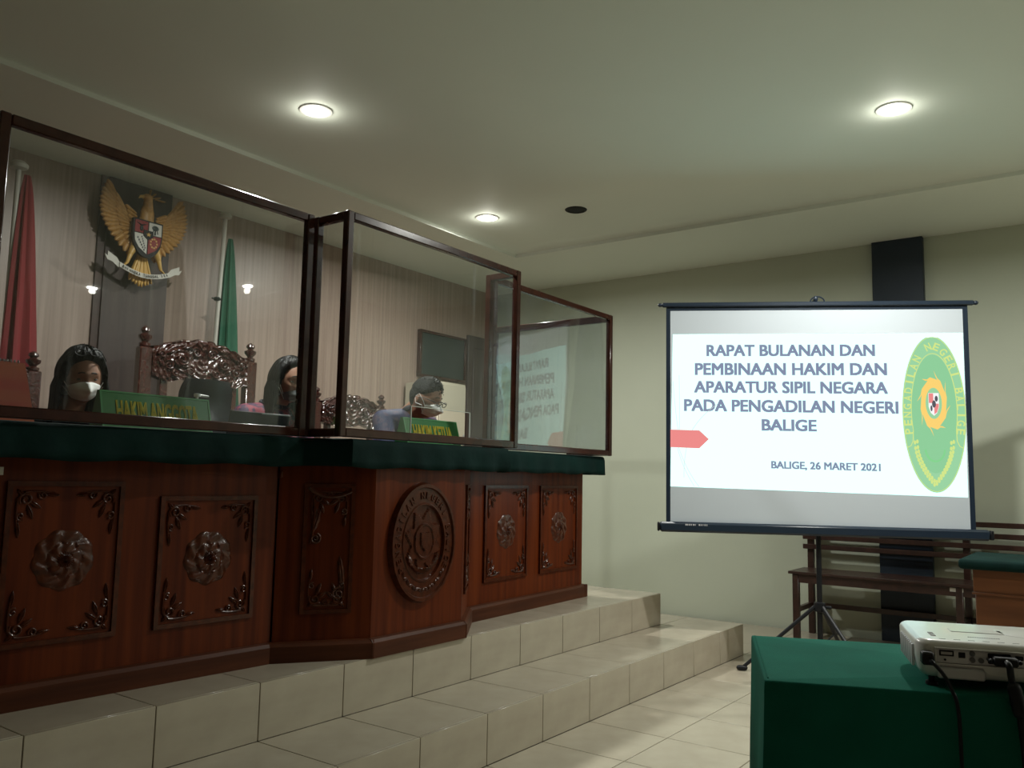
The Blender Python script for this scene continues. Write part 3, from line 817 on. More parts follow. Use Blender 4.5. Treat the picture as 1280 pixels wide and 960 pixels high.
mb.cap((bx, by, 1.461), (bx + 0.045, by - 0.01, 1.459), 0.006, 0.0045); mb.obj('pump_head', 'white', t)
t = thing('laptop', 'open black laptop before the woman in the grey mask', 'laptop', (2.30, 3.12, 1.15))
mb = MB(); mb.box((2.145, 3.03, 1.151), (2.455, 3.24, 1.168), bev=0.003); mb.obj('keyboard_base', 'black', t)
mt = T((2.30, 3.035, 1.168)) @ Matrix.Rotation(radians(12), 4, 'X')
mb = MB(); mb.box((-0.155, -0.005, 0.0), (0.155, 0.005, 0.232), bev=0.003, mtx=mt); ld = mb.obj('lid', 'black', t)
mb = MB(); mb.box((0.0, -0.0062, 0.226), (0.15, -0.0045, 0.2295), mtx=mt); mb.obj('lid_glint', 'metal', ld, label='glare along part of the lid top, made as a bright strip')  # metal strip stands in for the glare on the black lid

# ================================================================== WALL EMBLEM
EMX, EMY, EMZ = 2.918, 5.085, 2.64
em = thing('wall_emblem', 'golden eagle emblem with shield and white ribbon on the back wall', 'emblem', (EMX, 5.17, EMZ))
fe = lambda s, z, d: Vector((EMX + s, EMY - d, EMZ + z))
m = MB(); m.box((EMX - 0.04, EMY, EMZ - 0.06), (EMX + 0.04, 5.172, EMZ + 0.06)); m.obj('wall_bracket', 'black', em)
def feather(mb, x0, z0, x1, z1, w, d=0.0, th=0.010):
    a = atan2(z1 - z0, x1 - x0); L = sqrt((x1 - x0) ** 2 + (z1 - z0) ** 2)
    def g(u, v):
        x = u * L; hw = w * (0.55 + 0.45 * u) * (1 - max(0, (u - 0.8) / 0.2) ** 2 * 0.85); y = (2 * v - 1) * hw
        h = th * (1 - (2 * v - 1) ** 2) + 0.002
        return fe(x0 + x * cos(a) - y * sin(a), z0 + x * sin(a) + y * cos(a), d + h)
    mb.slab(g, 9, 7, Vector((0, 0.008, 0)))
for sg in (-1, 1):
    wg = MB()
    N_ = 17
    for i in range(N_):        # primaries: from the shoulder round the outer edge
        t = i / (N_ - 1)
        # outer edge from wing tip (top) down to the body
        ox = sg * (0.225 + 0.098 * sin(pi * (0.12 + 0.8 * t)) - 0.16 * t ** 2.2)
        oz = 0.305 - 0.46 * t
        ix = sg * (0.17 - 0.10 * t); iz = 0.17 - 0.18 * t
        feather(wg, ix, iz, ox, oz, 0.021, d=0.002 + 0.004 * (i % 2))
    w_ = wg.obj('wing', 'gold', em)
    wg = MB()
    for i in range(12):
        t = i / 11
        ox = sg * (0.21 - 0.10 * t + 0.03 * sin(pi * t)); oz = 0.235 - 0.31 * t
        feather(wg, sg * (0.13 - 0.06 * t), 0.13 - 0.14 * t, ox, oz, 0.015, d=0.012, th=0.009)
    for i in range(8):
        t = i / 7
        feather(wg, sg * (0.07 - 0.03 * t), 0.13 - 0.13 * t, sg * (0.145 - 0.06 * t), 0.17 - 0.22 * t, 0.014, d=0.022, th=0.008)
    wg.obj('wing_coverts', 'gold', w_)
mb = MB()
mb.ell(fe(0, 0.0, 0.025), (0.075, 0.035, 0.15)); mb.ell(fe(0, 0.13, 0.03), (0.048, 0.03, 0.09))
mb.cap(fe(0.0, 0.17, 0.035), fe(-0.01, 0.225, 0.05), 0.034, 0.028); mb.ell(fe(-0.018, 0.243, 0.055), (0.036, 0.028, 0.026))
mb.remesh(0.006, 2)
body = mb.obj('eagle_body', 'gold', em)
mb = MB(); mb.tube([fe(-0.045, 0.243, 0.055), fe(-0.068, 0.240, 0.056), fe(-0.080, 0.224, 0.056)], [0.014, 0.009, 0.002], 8); mb.obj('beak', 'goldlight', body)
mb = MB()
for k in range(4): feather(mb, -0.0 + 0.012 * k, 0.262 - 0.004 * k, 0.005 + 0.035 * k, 0.305 - 0.018 * k, 0.006, d=0.045)
mb.obj('crest', 'gold', body)
for sg in (-1, 1):     # legs
    mb = MB(); mb.cap(fe(sg * 0.06, -0.06, 0.03), fe(sg * 0.095, -0.135, 0.035), 0.032, 0.018); mb.cap(fe(sg * 0.095, -0.135, 0.035), fe(sg * 0.115, -0.20, 0.035), 0.016, 0.010)
    for k in range(3): mb.cap(fe(sg * 0.115, -0.20, 0.035), fe(sg * (0.13 + 0.012 * k), -0.215 - 0.012 * k, 0.045), 0.008, 0.004)
    mb.obj('leg', 'goldlight', em)
mb = MB()
for k in range(8):
    t = (k - 3.5) / 3.5
    feather(mb, 0.02 * t, -0.12, 0.075 * t, -0.335 + 0.035 * abs(t), 0.014, d=0.004 * (k % 2))
mb.obj('tail', 'goldlight', em)
fes = lambda s, z, d: fe(s * 1.30 - 0.008, z * 1.12, d)
# shield
def shield_poly(s=1.0):
    P = [(-0.072, 0.075), (0.072, 0.075)]
    for i in range(9):
        t = i / 8; P.append((0.072 * cos(t * pi / 2), 0.0 - 0.125 * sin(t * pi / 2)))
    for i in range(1, 9):
        t = 1 - i / 8; P.append((-0.072 * cos(t * pi / 2), 0.0 - 0.125 * sin(t * pi / 2)))
    return [(x * s, z * s + 0.0) for x, z in P]
mb = MB(); mb.plate(shield_poly(1.08), fes, 0.045, 0.068); sh = mb.obj('shield', 'black', em, label='black shield edge')
mb = MB(); mb.plate([(-0.070, 0.003), (-0.003, 0.003), (-0.003, 0.072), (-0.070, 0.072)], fes, 0.066, 0.072); mb.obj('shield_field', 'redpaint', sh, smooth=False)
mb = MB(); mb.plate([(0.003, -0.003), (0.070, -0.003), (0.066, -0.045), (0.045, -0.083), (0.003, -0.115)], fes, 0.066, 0.072); mb.obj('shield_field', 'redpaint', sh, smooth=False)
mb = MB(); mb.plate([(0.003, 0.003), (0.070, 0.003), (0.070, 0.072), (0.003, 0.072)], fes, 0.066, 0.072); mb.obj('shield_field', 'paper', sh, smooth=False)
mb = MB(); mb.plate([(-0.003, -0.003), (-0.003, -0.115), (-0.045, -0.083), (-0.066, -0.045), (-0.070, -0.003)], fes, 0.066, 0.072); mb.obj('shield_field', 'paper', sh, smooth=False)
mb = MB(); mb.plate([(-0.025, 0.022), (0.025, 0.022), (0.025, -0.012), (0.0, -0.032), (-0.025, -0.012)], fes, 0.071, 0.078); cs = mb.obj('shield_centre', 'black', sh, smooth=False)
mb = MB(); P = []
for i in range(10):
    a = pi / 2 + i * pi / 5; r = 0.014 if i % 2 == 0 else 0.006; P.append((r * cos(a), -0.002 + r * sin(a)))
mb.plate(P, fes, 0.077, 0.080); mb.obj('star', 'goldlight', cs, smooth=False)
mb = MB()  # banyan tree (upper right)
mb.ell(fes(0.036, 0.045, 0.073), (0.024, 0.004, 0.017)); mb.cap(fes(0.036, 0.03, 0.073), fes(0.036, 0.010, 0.073), 0.004, 0.006); mb.cap(fes(0.026, 0.03, 0.073), fes(0.024, 0.016, 0.073), 0.003, 0.003); mb.cap(fes(0.047, 0.03, 0.073), fes(0.050, 0.016, 0.073), 0.003, 0.003)
mb.obj('tree_sign', 'board', sh)
mb = MB()  # bull head (upper left)
mb.ell(fes(-0.036, 0.030, 0.073), (0.013, 0.005, 0.020)); mb.cap(fes(-0.040, 0.048, 0.073), fes(-0.060, 0.058, 0.073), 0.005, 0.002); mb.cap(fes(-0.032, 0.048, 0.073), fes(-0.012, 0.058, 0.073), 0.005, 0.002)
mb.obj('bull_sign', 'black', sh)
mb = MB()  # paddy and cotton (lower left)
for k in range(6): mb.ell(fes(-0.052 + 0.007 * k, -0.028 - 0.013 * k, 0.073), (0.005, 0.003, 0.007))
for k in range(6): mb.ell(fes(-0.032 + 0.004 * k, -0.020 - 0.012 * k, 0.073), (0.004, 0.003, 0.006))
mb.obj('grain_sign', 'ink', sh)
mb = MB()  # chain (lower right)
for k in range(9):
    a = 2 * pi * k / 9; P = []
    cx_, cz_ = 0.032 + 0.017 * cos(a), -0.045 + 0.026 * sin(a)
    mb.lathe([(0.004, -0.001), (0.0065, 0.0), (0.004, 0.001)], fes(cx_, cz_, 0.073), 8, axis=(0, 1, 0))
mb.obj('chain_sign', 'goldlight', sh)
# ribbon
def rib_arc(x): return -0.225 - 0.040 * (1 - (x / 0.17) ** 2)
mb = MB(); mb.slab(lambda u, v: fe(-0.17 + 0.34 * u, rib_arc(-0.17 + 0.34 * u) + 0.030 * (v - 0.5) * (1 + 0.0 * u), 0.052 + 0.004 * sin(u * 9)), 30, 3, Vector((0, 0.005, 0)))
rb = mb.obj('ribbon', 'paper', em, label='white ribbon lettered BHINNEKA TUNGGAL IKA')
for sg in (-1, 1):
    mb = MB()
    P = [(0.165, -0.215), (0.17, -0.245), (0.215, -0.215), (0.245, -0.21), (0.265, -0.175), (0.245, -0.185), (0.245, -0.155), (0.215, -0.17), (0.185, -0.185)]
    mb.plate([(sg * a, b) for a, b in (P if sg > 0 else P[::-1])], fe, 0.036, 0.042); mb.obj('ribbon_end', 'paper', rb, smooth=False)
mb = MB(); s_ = 'BHINNEKA TUNGGAL IKA'
for i, ch in enumerate(s_):
    if ch == ' ': continue
    x = -0.152 + 0.304 * i / (len(s_) - 1); z = rib_arc(x)
    sl_ = atan2(0.040 * 2 * x / 0.17 ** 2, 1)
    text_fit(mb, ch, fe(x - 0.0055, z - 0.009, 0.0565), Vector((cos(sl_), 0, sin(sl_))), Vector((-sin(sl_), 0, cos(sl_))), 0.004 if ch == 'I' else 0.011, 0.018, Vector((0, -1, 0)), bold=0.02, depth=0.0015)
mb.obj('ribbon_lettering', 'black', rb, smooth=False)

# ================================================================== FLAGS
def flag_drape(px, py, ztop, zbot, w, seedv, lean=0.0, r0_=0.02):
    """limp flag hanging in folds from the top of a pole"""
    def g(u, v):
        z = ztop + (zbot - ztop) * v
        a = 2 * pi * u
        rr = (r0_ + w * (v ** 0.65)) * (0.80 + 0.20 * cos(a * 7 + seedv + v * 1.2))
        return Vector((px + 0.045 + w * 0.35 * v + rr * cos(a) * 0.9 + lean * v, py - 0.01 + rr * sin(a) * 0.55, z))
    return g
for nm in ('red', 'green'):
    if nm == 'red':
        px, py, zt = 2.094, 4.98, 2.817
        t = thing('flag_stand', 'red and white flag hanging on a pole at the far left', 'flag', (px, py, 0.4), 0, 'flags on stands')
        mb = MB(); mb.cap((px, py, 0.45), (px + 0.0, py, zt), 0.016, 0.014)
        mb.lathe([(0.016, -0.01), (0.045, 0.0), (0.05, 0.02), (0.03, 0.04), (0.001, 0.045)], (px, py, zt), 16); mb.obj('pole', 'pole', t)
        mb = MB(); mb.grid(flag_drape(px + 0.0, py, zt - 0.03, 1.30, 0.115, 1.0), 42, 22, cu=True); fl = mb.obj('flag_cloth', 'red', t)
        mb = MB(); mb.grid(flag_drape(px - 0.15, py - 0.03, 2.25, 1.15, 0.07, 2.0), 32, 14, cu=True); mb.obj('white_cloth_fold', 'whitecloth', fl, label='white lower half of the flag')
    else:
        px, py, zt = 3.428, 4.98, 2.886
        t = thing('flag_stand', 'green flag on a cream pole, standing behind the carved throne', 'flag', (px, py, 0.4), 0, 'flags on stands')
        mb = MB(); mb.cap((px - 0.045, py, 0.45), (px + 0.02, py, zt), 0.016, 0.015)
        mb.lathe([(0.016, -0.01), (0.04, 0.0), (0.045, 0.02), (0.03, 0.035), (0.001, 0.04)], (px + 0.02, py, zt), 16); pl = mb.obj('pole', 'pole', t)
        mb = MB(); mb.lathe([(0.018, -0.012), (0.026, 0), (0.018, 0.012)], (px - 0.008, py, 2.31), 14); mb.cap((px - 0.045, py, 2.31), (px + 0.03, py, 2.31), 0.006, 0.006); mb.obj('pole_clamp', 'board', pl)
        mb = MB(); mb.grid(flag_drape(px + 0.02, py, zt - 0.14, 1.55, 0.095, 0.4), 42, 22, cu=True); fl = mb.obj('flag_cloth', 'flaggreen', t)
        mb = MB(); mb.grid(lambda u, v: flag_drape(px + 0.02, py, zt - 0.14, 1.55, 0.0965, 0.4)(u, 0.985 + v * 0.03), 42, 4, cu=True); mb.obj('fringe', 'yellow', fl, label='yellow fringe')
    mb = MB(); mb.lathe([(0.001, 0.0), (0.16, 0.0), (0.16, 0.02), (0.05, 0.05), (0.03, 0.11), (0.001, 0.11)], (px - 0.02, py, 0.4), 24); mb.obj('base', 'bench', t)

# ================================================================== CARVED THRONES
def throne(cx, cy, w=0.655):
    t = thing('carved_throne', 'tall carved dark wood throne with turned finials, behind the black office chair', 'chair', (cx, cy, 0.4), 0, 'carved wooden thrones')
    zt = 1.79
    for sg in (-1, 1):
        x = cx + sg * w / 2
        m = MB(); m.box((x - 0.035, cy - 0.03, 0.4), (x + 0.035, cy + 0.03, zt - 0.02), bev=0.006); p = m.obj('back_post', 'chairwood', t)
        m = MB(); m.lathe([(0.020, -0.02), (0.030, -0.015), (0.030, 0.0), (0.015, 0.008), (0.034, 0.03), (0.036, 0.045), (0.014, 0.058), (0.026, 0.07), (0.022, 0.085), (0.008, 0.095), (0.001, 0.10)], (x, cy, zt), 20)
        m.obj('finial', 'chairwood', p)
        m = MB(); m.box((x - 0.03, cy - 0.52, 0.4), (x + 0.03, cy - 0.46, 1.02), bev=0.006); m.obj('front_leg', 'chairwood', t)
        m = MB(); m.box((x - 0.035, cy - 0.52, 1.02), (x + 0.035, cy - 0.03, 1.06), bev=0.012); m.obj('armrest', 'chairwood', t)
    m = MB(); m.box((cx - w / 2 + 0.0, cy - 0.5, 0.78), (cx + w / 2, cy + 0.0, 0.84), bev=0.006); m.obj('seat_frame', 'chairwood', t)
    m = MB(); m.box((cx - w / 2 + 0.05, cy - 0.47, 0.84), (cx + w / 2 - 0.05, cy - 0.05, 0.90), bev=0.02, seg=3); m.obj('seat_cushion', 'leather', t)
    W2 = w / 2 - 0.03
    def top(x):
        a = abs(x) / W2
        h = 1.845 - 0.05 * a ** 1.2 - 0.05 * max(0, a - 0.45) + 0.012 * abs(sin(a * 11))
        return h
    def relief(x, z):
        q = (sin(x * 62 + 3 * sin(z * 45)) * cos(z * 70 + 2.5 * sin(x * 38))) * 0.5 + 0.5
        q2 = sin(sqrt((abs(x) - 0.12) ** 2 + (z - 1.70) ** 2) * 230 + atan2(z - 1.70, abs(x) - 0.12) * 2) * 0.5 + 0.5
        q3 = sin(sqrt(x ** 2 + (z - 1.76) ** 2) * 190 + 5 * atan2(z - 1.76, abs(x) + 1e-6)) * 0.5 + 0.5
        k = exp(-(x / 0.09) ** 2)
        return 0.006 + 0.018 * (q2 * (1 - k) + q3 * k) * 0.7 + 0.012 * q
    def g(u, v):
        x = -W2 + 2 * W2 * u; zb = 1.60 + 0.012 * cos(u * 2 * pi * 3)
        z = zb + (top(x) - zb) * v
        return Vector((cx + x, cy - 0.02 - relief(x, z), z))
    def gb(u, v):
        p = g(u, v); return Vector((p.x, cy + 0.02, p.z))
    m = MB(); nu, nv = 110, 44
    m.grid(g, nu, nv); m.grid(gb, 30, 6)
    m.grid(lambda u, v: g(u, 1.0).lerp(gb(u, 1.0), v), nu, 2); m.grid(lambda u, v: g(u, 0.0).lerp(gb(u, 0.0), v), nu, 2)
    cr = m.obj('carved_crest', 'chairwood', t, ang=60)
    mb = MB()      # deep scrolls that catch the light
    fc = lambda s, z, d: Vector((cx + s, cy - 0.045 - d, z))
    for sg in (-1, 1):
        for (a, b, r, tn, a0) in ((0.05, 1.77, 0.032, 1.6, 0.5), (0.13, 1.72, 0.036, 1.7, 2.0), (0.21, 1.68, 0.030, 1.5, 1.0), (0.25, 1.735, 0.022, 1.4, 0.0), (0.08, 1.66, 0.026, 1.5, 3.0), (0.17, 1.64, 0.02, 1.3, 4.0)):
            spiral(fc, mb, sg * a, b, r, tn, a0 if sg > 0 else pi - a0, sg, 0.008, n=20)
        for (a, b, L, w_, an) in ((0.10, 1.80, 0.08, 0.014, -0.4), (0.19, 1.765, 0.08, 0.013, -0.5), (0.03, 1.81, 0.06, 0.014, 1.0), (0.16, 1.69, 0.06, 0.012, 0.8), (0.26, 1.69, 0.05, 0.012, 1.2)):
            leaf(fc, mb, sg * a, b, L, w_, an if sg > 0 else pi - an, d=0.004, hgt=0.016)
    mb.obj('crest_scrolls', 'chairwood', cr, ang=60)
    for sx in (-0.215, 0.215):
        m = MB(); m.box((cx + sx - 0.022, cy - 0.02, 0.84), (cx + sx + 0.022, cy + 0.02, 1.605), bev=0.005); m.obj('back_slat', 'chairwood', t)
    m = MB(); m.box((cx - 0.19, cy - 0.03, 0.95), (cx + 0.19, cy + 0.0, 1.45), bev=0.012, seg=2); m.obj('back_cushion', 'leather', t)
    m = MB(); m.box((cx - w / 2, cy - 0.02, 0.90), (cx + w / 2, cy + 0.02, 0.95), bev=0.005); m.obj('back_rail', 'chairwood', t)
    return t
th0 = throne(2.73, 4.1)
K_ = 4.75 / 4.1
th0.location = (2.73 * K_, 4.75, 0.4); th0.scale = (K_, 1, 1.078)
dup(th0, (1.56 * K_, 4.785, 0.4), scale=(0.95 * K_, 1, 0.921), label='lower carved wood throne at the far left, behind the woman in the white mask')
dup(th0, (3.875 * K_, 4.775, 0.4), scale=(0.88 * K_, 1, 0.921), label='lower carved wood throne seen behind the man with the surgical mask')

# ---- office chairs
def office_chair(cx, cy, ztop, label, group='black office chairs'):
    t = thing('office_chair', label, 'chair', (cx, cy, 0.4), 0, group)
    m = MB(); m.slab(lambda u, v: Vector((cx + (u - 0.5) * (0.46 - 0.19 * min(1, max(0, (v - 0.5) / 0.2)) - max(0, v - 0.93) * 0.8), cy + 0.19 + 0.03 * v - 0.08 * (1 - (2 * u - 1) ** 2) * 0.4 + 0.018 * cos(v * pi * 5) * 0.5, 0.92 + (ztop - 0.92) * v)), 12, 22, Vector((0, 0.05, 0)))
    m.obj('backrest', 'leather', t)
    m = MB(); m.box((cx - 0.24, cy - 0.25, 0.80), (cx + 0.24, cy + 0.22, 0.875), bev=0.03, seg=3); m.obj('seat', 'leather', t)
    m = MB(); m.cap((cx, cy, 0.50), (cx, cy, 0.80), 0.028, 0.028); m.obj('gas_column', 'black', t)
    for k in range(5):
        a = 2 * pi * k / 5 + 0.3
        m = MB(); m.cap((cx, cy, 0.51), (cx + 0.27 * cos(a), cy + 0.27 * sin(a), 0.46), 0.022, 0.014); l = m.obj('base_arm', 'black', t)
        m = MB(); m.lathe([(0.001, -0.012), (0.027, -0.012), (0.027, 0.012), (0.001, 0.012)], (cx + 0.27 * cos(a), cy + 0.27 * sin(a), 0.4275), 14, axis=(sin(a), -cos(a), 0)); m.obj('caster', 'black', l)
    for sg in (-1, 1):
        m = MB(); m.cap((cx + sg * 0.235, cy - 0.12, 0.84), (cx + sg * 0.235, cy - 0.10, 1.04), 0.014, 0.014); m.cap((cx + sg * 0.235, cy - 0.17, 1.05), (cx + sg * 0.235, cy + 0.10, 1.05), 0.020, 0.020); m.obj('armrest', 'black', t)
    m = MB(); m.box((cx - 0.05, cy + 0.19, 0.80), (cx + 0.05, cy + 0.27, 1.1), bev=0.01); m.obj('back_bracket', 'black', t)
office_chair(2.505, 3.45, 1.59, 'empty black leather office chair before the tall carved throne')

# ================================================================== PEOPLE
def head_r(d):
    """surface point of a head for a unit direction (face towards -Y)"""
    x, y, z = d
    t = max(0.0, -z)
    rx = 0.077 * (1 - 0.26 * t ** 1.5); ry = 0.098 if y > 0 else 0.092; rz = 0.118
    if y > 0: ry *= (1 - 0.35 * t)
    p = Vector((x * rx, y * ry, z * rz))
    if y < 0:
        f_ = -1.0
        X, Z = p.x, p.z
        o = 0.0
        o += 0.024 * exp(-(X / 0.013) ** 2 - ((Z + 0.028) / 0.020) ** 2)
        o += 0.010 * exp(-(X / 0.009) ** 2 - ((Z + 0.000) / 0.022) ** 2)
        o -= 0.010 * (exp(-((X - 0.031) / 0.017) ** 2 - ((Z - 0.008) / 0.013) ** 2) + exp(-((X + 0.031) / 0.017) ** 2 - ((Z - 0.008) / 0.013) ** 2))
        o += 0.006 * exp(-(X / 0.05) ** 2 - ((Z - 0.030) / 0.012) ** 2)
        o += 0.007 * exp(-(X / 0.022) ** 2 - ((Z + 0.062) / 0.009) ** 2)
        o += 0.010 * exp(-(X / 0.026) ** 2 - ((Z + 0.098) / 0.016) ** 2)
        o += 0.005 * (exp(-((X - 0.045) / 0.02) ** 2 - ((Z + 0.02) / 0.02) ** 2) + exp(-((X + 0.045) / 0.02) ** 2 - ((Z + 0.02) / 0.02) ** 2))
        p.y += f_ * o
    return p
def sph(th, ph): return (sin(th) * sin(ph), -sin(th) * cos(ph), cos(th))

def person(label, hc, yaw, pitch, roll, shc, hips, clothes, hairm, female, maskm, mask_low=0.0, style='', sleeve_m=None):
    hc = Vector(hc)
    HM = Matrix.Translation(hc) @ Matrix.Rotation(yaw, 4, 'Z') @ Matrix.Rotation(roll, 4, 'Y') @ Matrix.Rotation(pitch, 4, 'X')
    H = lambda v: HM @ Vector(v)
    t = thing('person', label, 'person', (hips[0], hips[1], 0.4), 0)
    sh = Vector(shc); hp = Vector(hips); sw = 0.165 if female else 0.195
    shl, shr = sh + Vector((-sw, 0.01, -0.015)), sh + Vector((sw, 0.01, -0.015))
    elz = max(1.19, sh.z - 0.24)
    ell_, elr = Vector((shl.x - 0.055, sh.y - 0.10, elz)), Vector((shr.x + 0.055, sh.y - 0.10, elz))
    wy = min(sh.y - 0.26, 3.34)
    wl, wr = Vector((sh.x - 0.11, wy, 1.187)), Vector((sh.x + 0.11, wy, 1.187))
    def build(inf, skin=True, legs=True):
        mb = MB()
        k = inf
        if skin:
            nu, nv = 40, 30
            V = []; F = []
            for i in range(nv + 1):
                for j in range(nu):
                    V.append(H(head_r(sph(max(0.001, min(pi - 0.001, pi * i / nv)), 2 * pi * j / nu))))
            for i in range(nv):
                for j in range(nu):
                    a = i * nu + j; b = i * nu + (j + 1) % nu; F.append((a, a + nu, b + nu, b))
            F.append(tuple(range(nu))); F.append(tuple(nv * nu + j for j in range(nu))[::-1])
            mb._add(V, F)
            for sg in (-1, 1):
                mb.ell(H((sg * 0.078, 0.008, -0.008)), (0.009, 0.017, 0.031), (HM.to_3x3() @ Matrix.Rotation(sg * 0.35, 3, 'Z')))
            mb.cap(H((0, 0.025, -0.06)), sh + Vector((0, 0.0, 0.02)), 0.052 if female else 0.058, 0.062)
        # trunk
        mid = hp.lerp(sh, 0.5) + Vector((0, 0.02, 0))
        for q in range(9):
            u = q / 8
            c = hp.lerp(sh, u) + Vector((0, 0.03 * sin(pi * u), -0.02))
            rx = (0.165 - 0.035 * sin(pi * u) + 0.0 * u) if female else (0.165 - 0.015 * sin(pi * u) + 0.01 * u)
            ry = 0.105 + (0.02 * sin(pi * u * 1.3))
            if u > 0.85: rx -= 0.03; ry -= 0.02
            mb.ell(c, (rx + k, ry + k, 0.075 + k))
        if female: 
            for sg in (-1, 1): mb.ell(hp.lerp(sh, 0.68) + Vector((sg * 0.07, -0.085, 0)), (0.06 + k, 0.05 + k, 0.06 + k))
        for a, b in ((sh + Vector((0, 0.01, 0.0)), shl), (sh + Vector((0, 0.01, 0.0)), shr)): mb.cap(a, b, 0.058 + k, 0.05 + k)
        for a, b, c in ((shl, ell_, wl), (shr, elr, wr)):
            mb.cap(a, b, 0.05 + k, 0.040 + k); 
            if skin: mb.cap(b, c, 0.038, 0.026)
            else: mb.cap(b, b.lerp(c, 0.75), 0.040 + k, 0.033 + k)
        if skin:
            for sg, w_ in ((-1, wl), (1, wr)):
                pal = w_ + Vector((-sg * 0.02, -0.055, -0.008))
                mb.cap(w_, pal, 0.024, 0.022); mb.ell(w_.lerp(pal, 0.7), (0.040, 0.045, 0.013))
                for q in range(4):
                    b0 = pal + Vector(((q - 1.5) * 0.019, -0.012, 0.0)); L = (0.030, 0.034, 0.032, 0.024)[q if sg > 0 else 3 - q]
                    b1 = b0 + Vector(((q - 1.5) * 0.003, -L, 0.006)); b2 = b1 + Vector((0, -L * 0.75, -0.008)); b3 = b2 + Vector((0, -L * 0.45, -0.008))
                    mb.cap(b0, b1, 0.0088, 0.0082, 8); mb.cap(b1, b2, 0.0082, 0.0075, 8); mb.cap(b2, b3, 0.0075, 0.0065, 8)
                tb = w_ + Vector((-sg * 0.03, -0.02, -0.004)); t1 = tb + Vector((-sg * 0.022, -0.026, 0)); t2 = t1 + Vector((-sg * 0.006, -0.026, -0.003))
                mb.cap(tb, t1, 0.011, 0.0095, 8); mb.cap(t1, t2, 0.0095, 0.008, 8)
        return mb
    def legs(k):
        mb = MB()
        mb.ell(hp + Vector((0, 0.0, -0.0)), (0.165 + k, 0.12 + k, 0.09 + k))
        for sg in (-1, 1):
            a = hp + Vector((sg * 0.09, -0.03, -0.01)); b = Vector((hp.x + sg * 0.11, hp.y - 0.43, 0.90)); c = Vector((hp.x + sg * 0.11, hp.y - 0.40, 0.49))
            mb.cap(a, b, 0.082 + k, 0.055 + k); mb.cap(b, c, 0.053 + k, 0.036 + k)
        return mb
    mb = build(0.0)
    lg = legs(0.0); lm = bpy.data.meshes.new('l'); lg.bm.to_mesh(lm); lg.bm.free(); mb.bm.from_mesh(lm); bpy.data.meshes.remove(lm)
    for sg in (-1, 1):
        c = Vector((hp.x + sg * 0.11, hp.y - 0.40, 0.46)); mb.cap(c, c + Vector((0, -0.12, -0.025)), 0.035, 0.024)
    mb.remesh(0.0065, 2)
    body = mb.obj('body', 'skin', t, ang=80)
    mb = build(0.013, skin=False); mb.remesh(0.009, 3); shirt = mb.obj('shirt', clothes, t, ang=80)
    mb = legs(0.012); mb.remesh(0.012, 2); mb.obj('trousers', 'trouser', t, ang=80)
    for sg in (-1, 1):
        c = Vector((hp.x + sg * 0.11, hp.y - 0.39, 0.445)); mb = MB(); mb.cap(c + Vector((0, 0.03, -0.008)), c + Vector((0, -0.13, -0.012)), 0.037, 0.032); mb.cap(c, c + Vector((0, 0.01, 0.05)), 0.04, 0.045)
        for v in mb.bm.verts: v.co.z = max(v.co.z, 0.4015)
        mb.obj('shoe', 'black', t)
    # collar
    cm = MB(); P = []
    for q in range(17):
        a = 2 * pi * q / 16 - pi / 2; P.append(sh + Vector((0.068 * cos(a), -0.005 + 0.062 * sin(a), 0.042 + 0.018 * sin(a))))
    cm.tube([p + (Vector((0, -0.012, 0.012)) if female else Vector((0.018, -0.040, 0.018 - (p.y - sh.y) * 0.5))) for p in P], 0.013 if female else 0.019, 8, caps=False); cm.obj('collar', 'darkshirt' if style != 'w1' else clothes, shirt)
    # eyes, brows, mouth
    for sg in (-1, 1):
        e = head_r(Vector((sg * 0.36, -0.93, 0.07)).normalized())
        mb = MB(); mb.ell(H(e + Vector((0, -0.0005, 0))), (0.0135, 0.004, 0.0042), HM.to_3x3()); mb.obj('eye', 'eye', body)
        P = []; R_ = []
        for q in range(7):
            a = (0.18 + 0.36 * q / 6) * sg; d = Vector((sin(a), -cos(a), 0.35 - 0.05 * q / 6 + 0.03 * sin(pi * q / 6))).normalized(); P.append(H(head_r(d) + Vector((0, -0.001, 0)))); R_.append(0.0024)
        mb = MB(); mb.tube(P, R_, 6); mb.obj('eyebrow', 'hair', body)
    mb = MB(); P = [H(head_r(Vector((a, -1, -0.52 - 0.0 * a)).normalized()) + Vector((0, -0.001, 0))) for a in (-0.24, -0.12, 0, 0.12, 0.24)]
    mb.tube(P, [0.002, 0.005, 0.006, 0.005, 0.002], 8); mb.obj('lips', M['lips'], body)
    # hair
    hb = MB()
    nu, nv = 56, 40
    def hair_pt(th, ph):
        d = sph(th, ph); p = head_r(d)
        z = d[2]; front = cos(ph)
        # hairline: face region stays inside
        line = ((0.80 if female else 0.70) - 0.24 * ph * ph) if abs(ph) < 1.0 else (0.50 - (abs(ph) - 1.0) * 3.0)
        if not female and abs(ph) >= 1.0: line = 0.46 - (abs(ph) - 1.0) * 0.55 if abs(ph) < 1.85 else 0.0 - (abs(ph) - 1.85) * 2.2
        line = max(line, -0.62)
        s = 1 / (1 + exp(-(z - line) * 26))
        th_ = 0.025 if female else 0.015
        if not female and z < 0.25: th_ = 0.009
        th_ *= (1 + 0.12 * sin(ph * 13) + 0.1 * sin(ph * 23 + th * 4))
        return p + Vector(d) * ((th_ + 0.008) * s - 0.008)
    V = [H(hair_pt(max(0.001, min(pi - 0.001, pi * i / nv)), -pi + 2 * pi * j / nu)) for i in range(nv + 1) for j in range(nu)]; F = []
    for i in range(nv):
        for j in range(nu):
            a = i * nu + j; b = i * nu + (j + 1) % nu; F.append((a, a + nu, b + nu, b))
    hb._add(V, F)
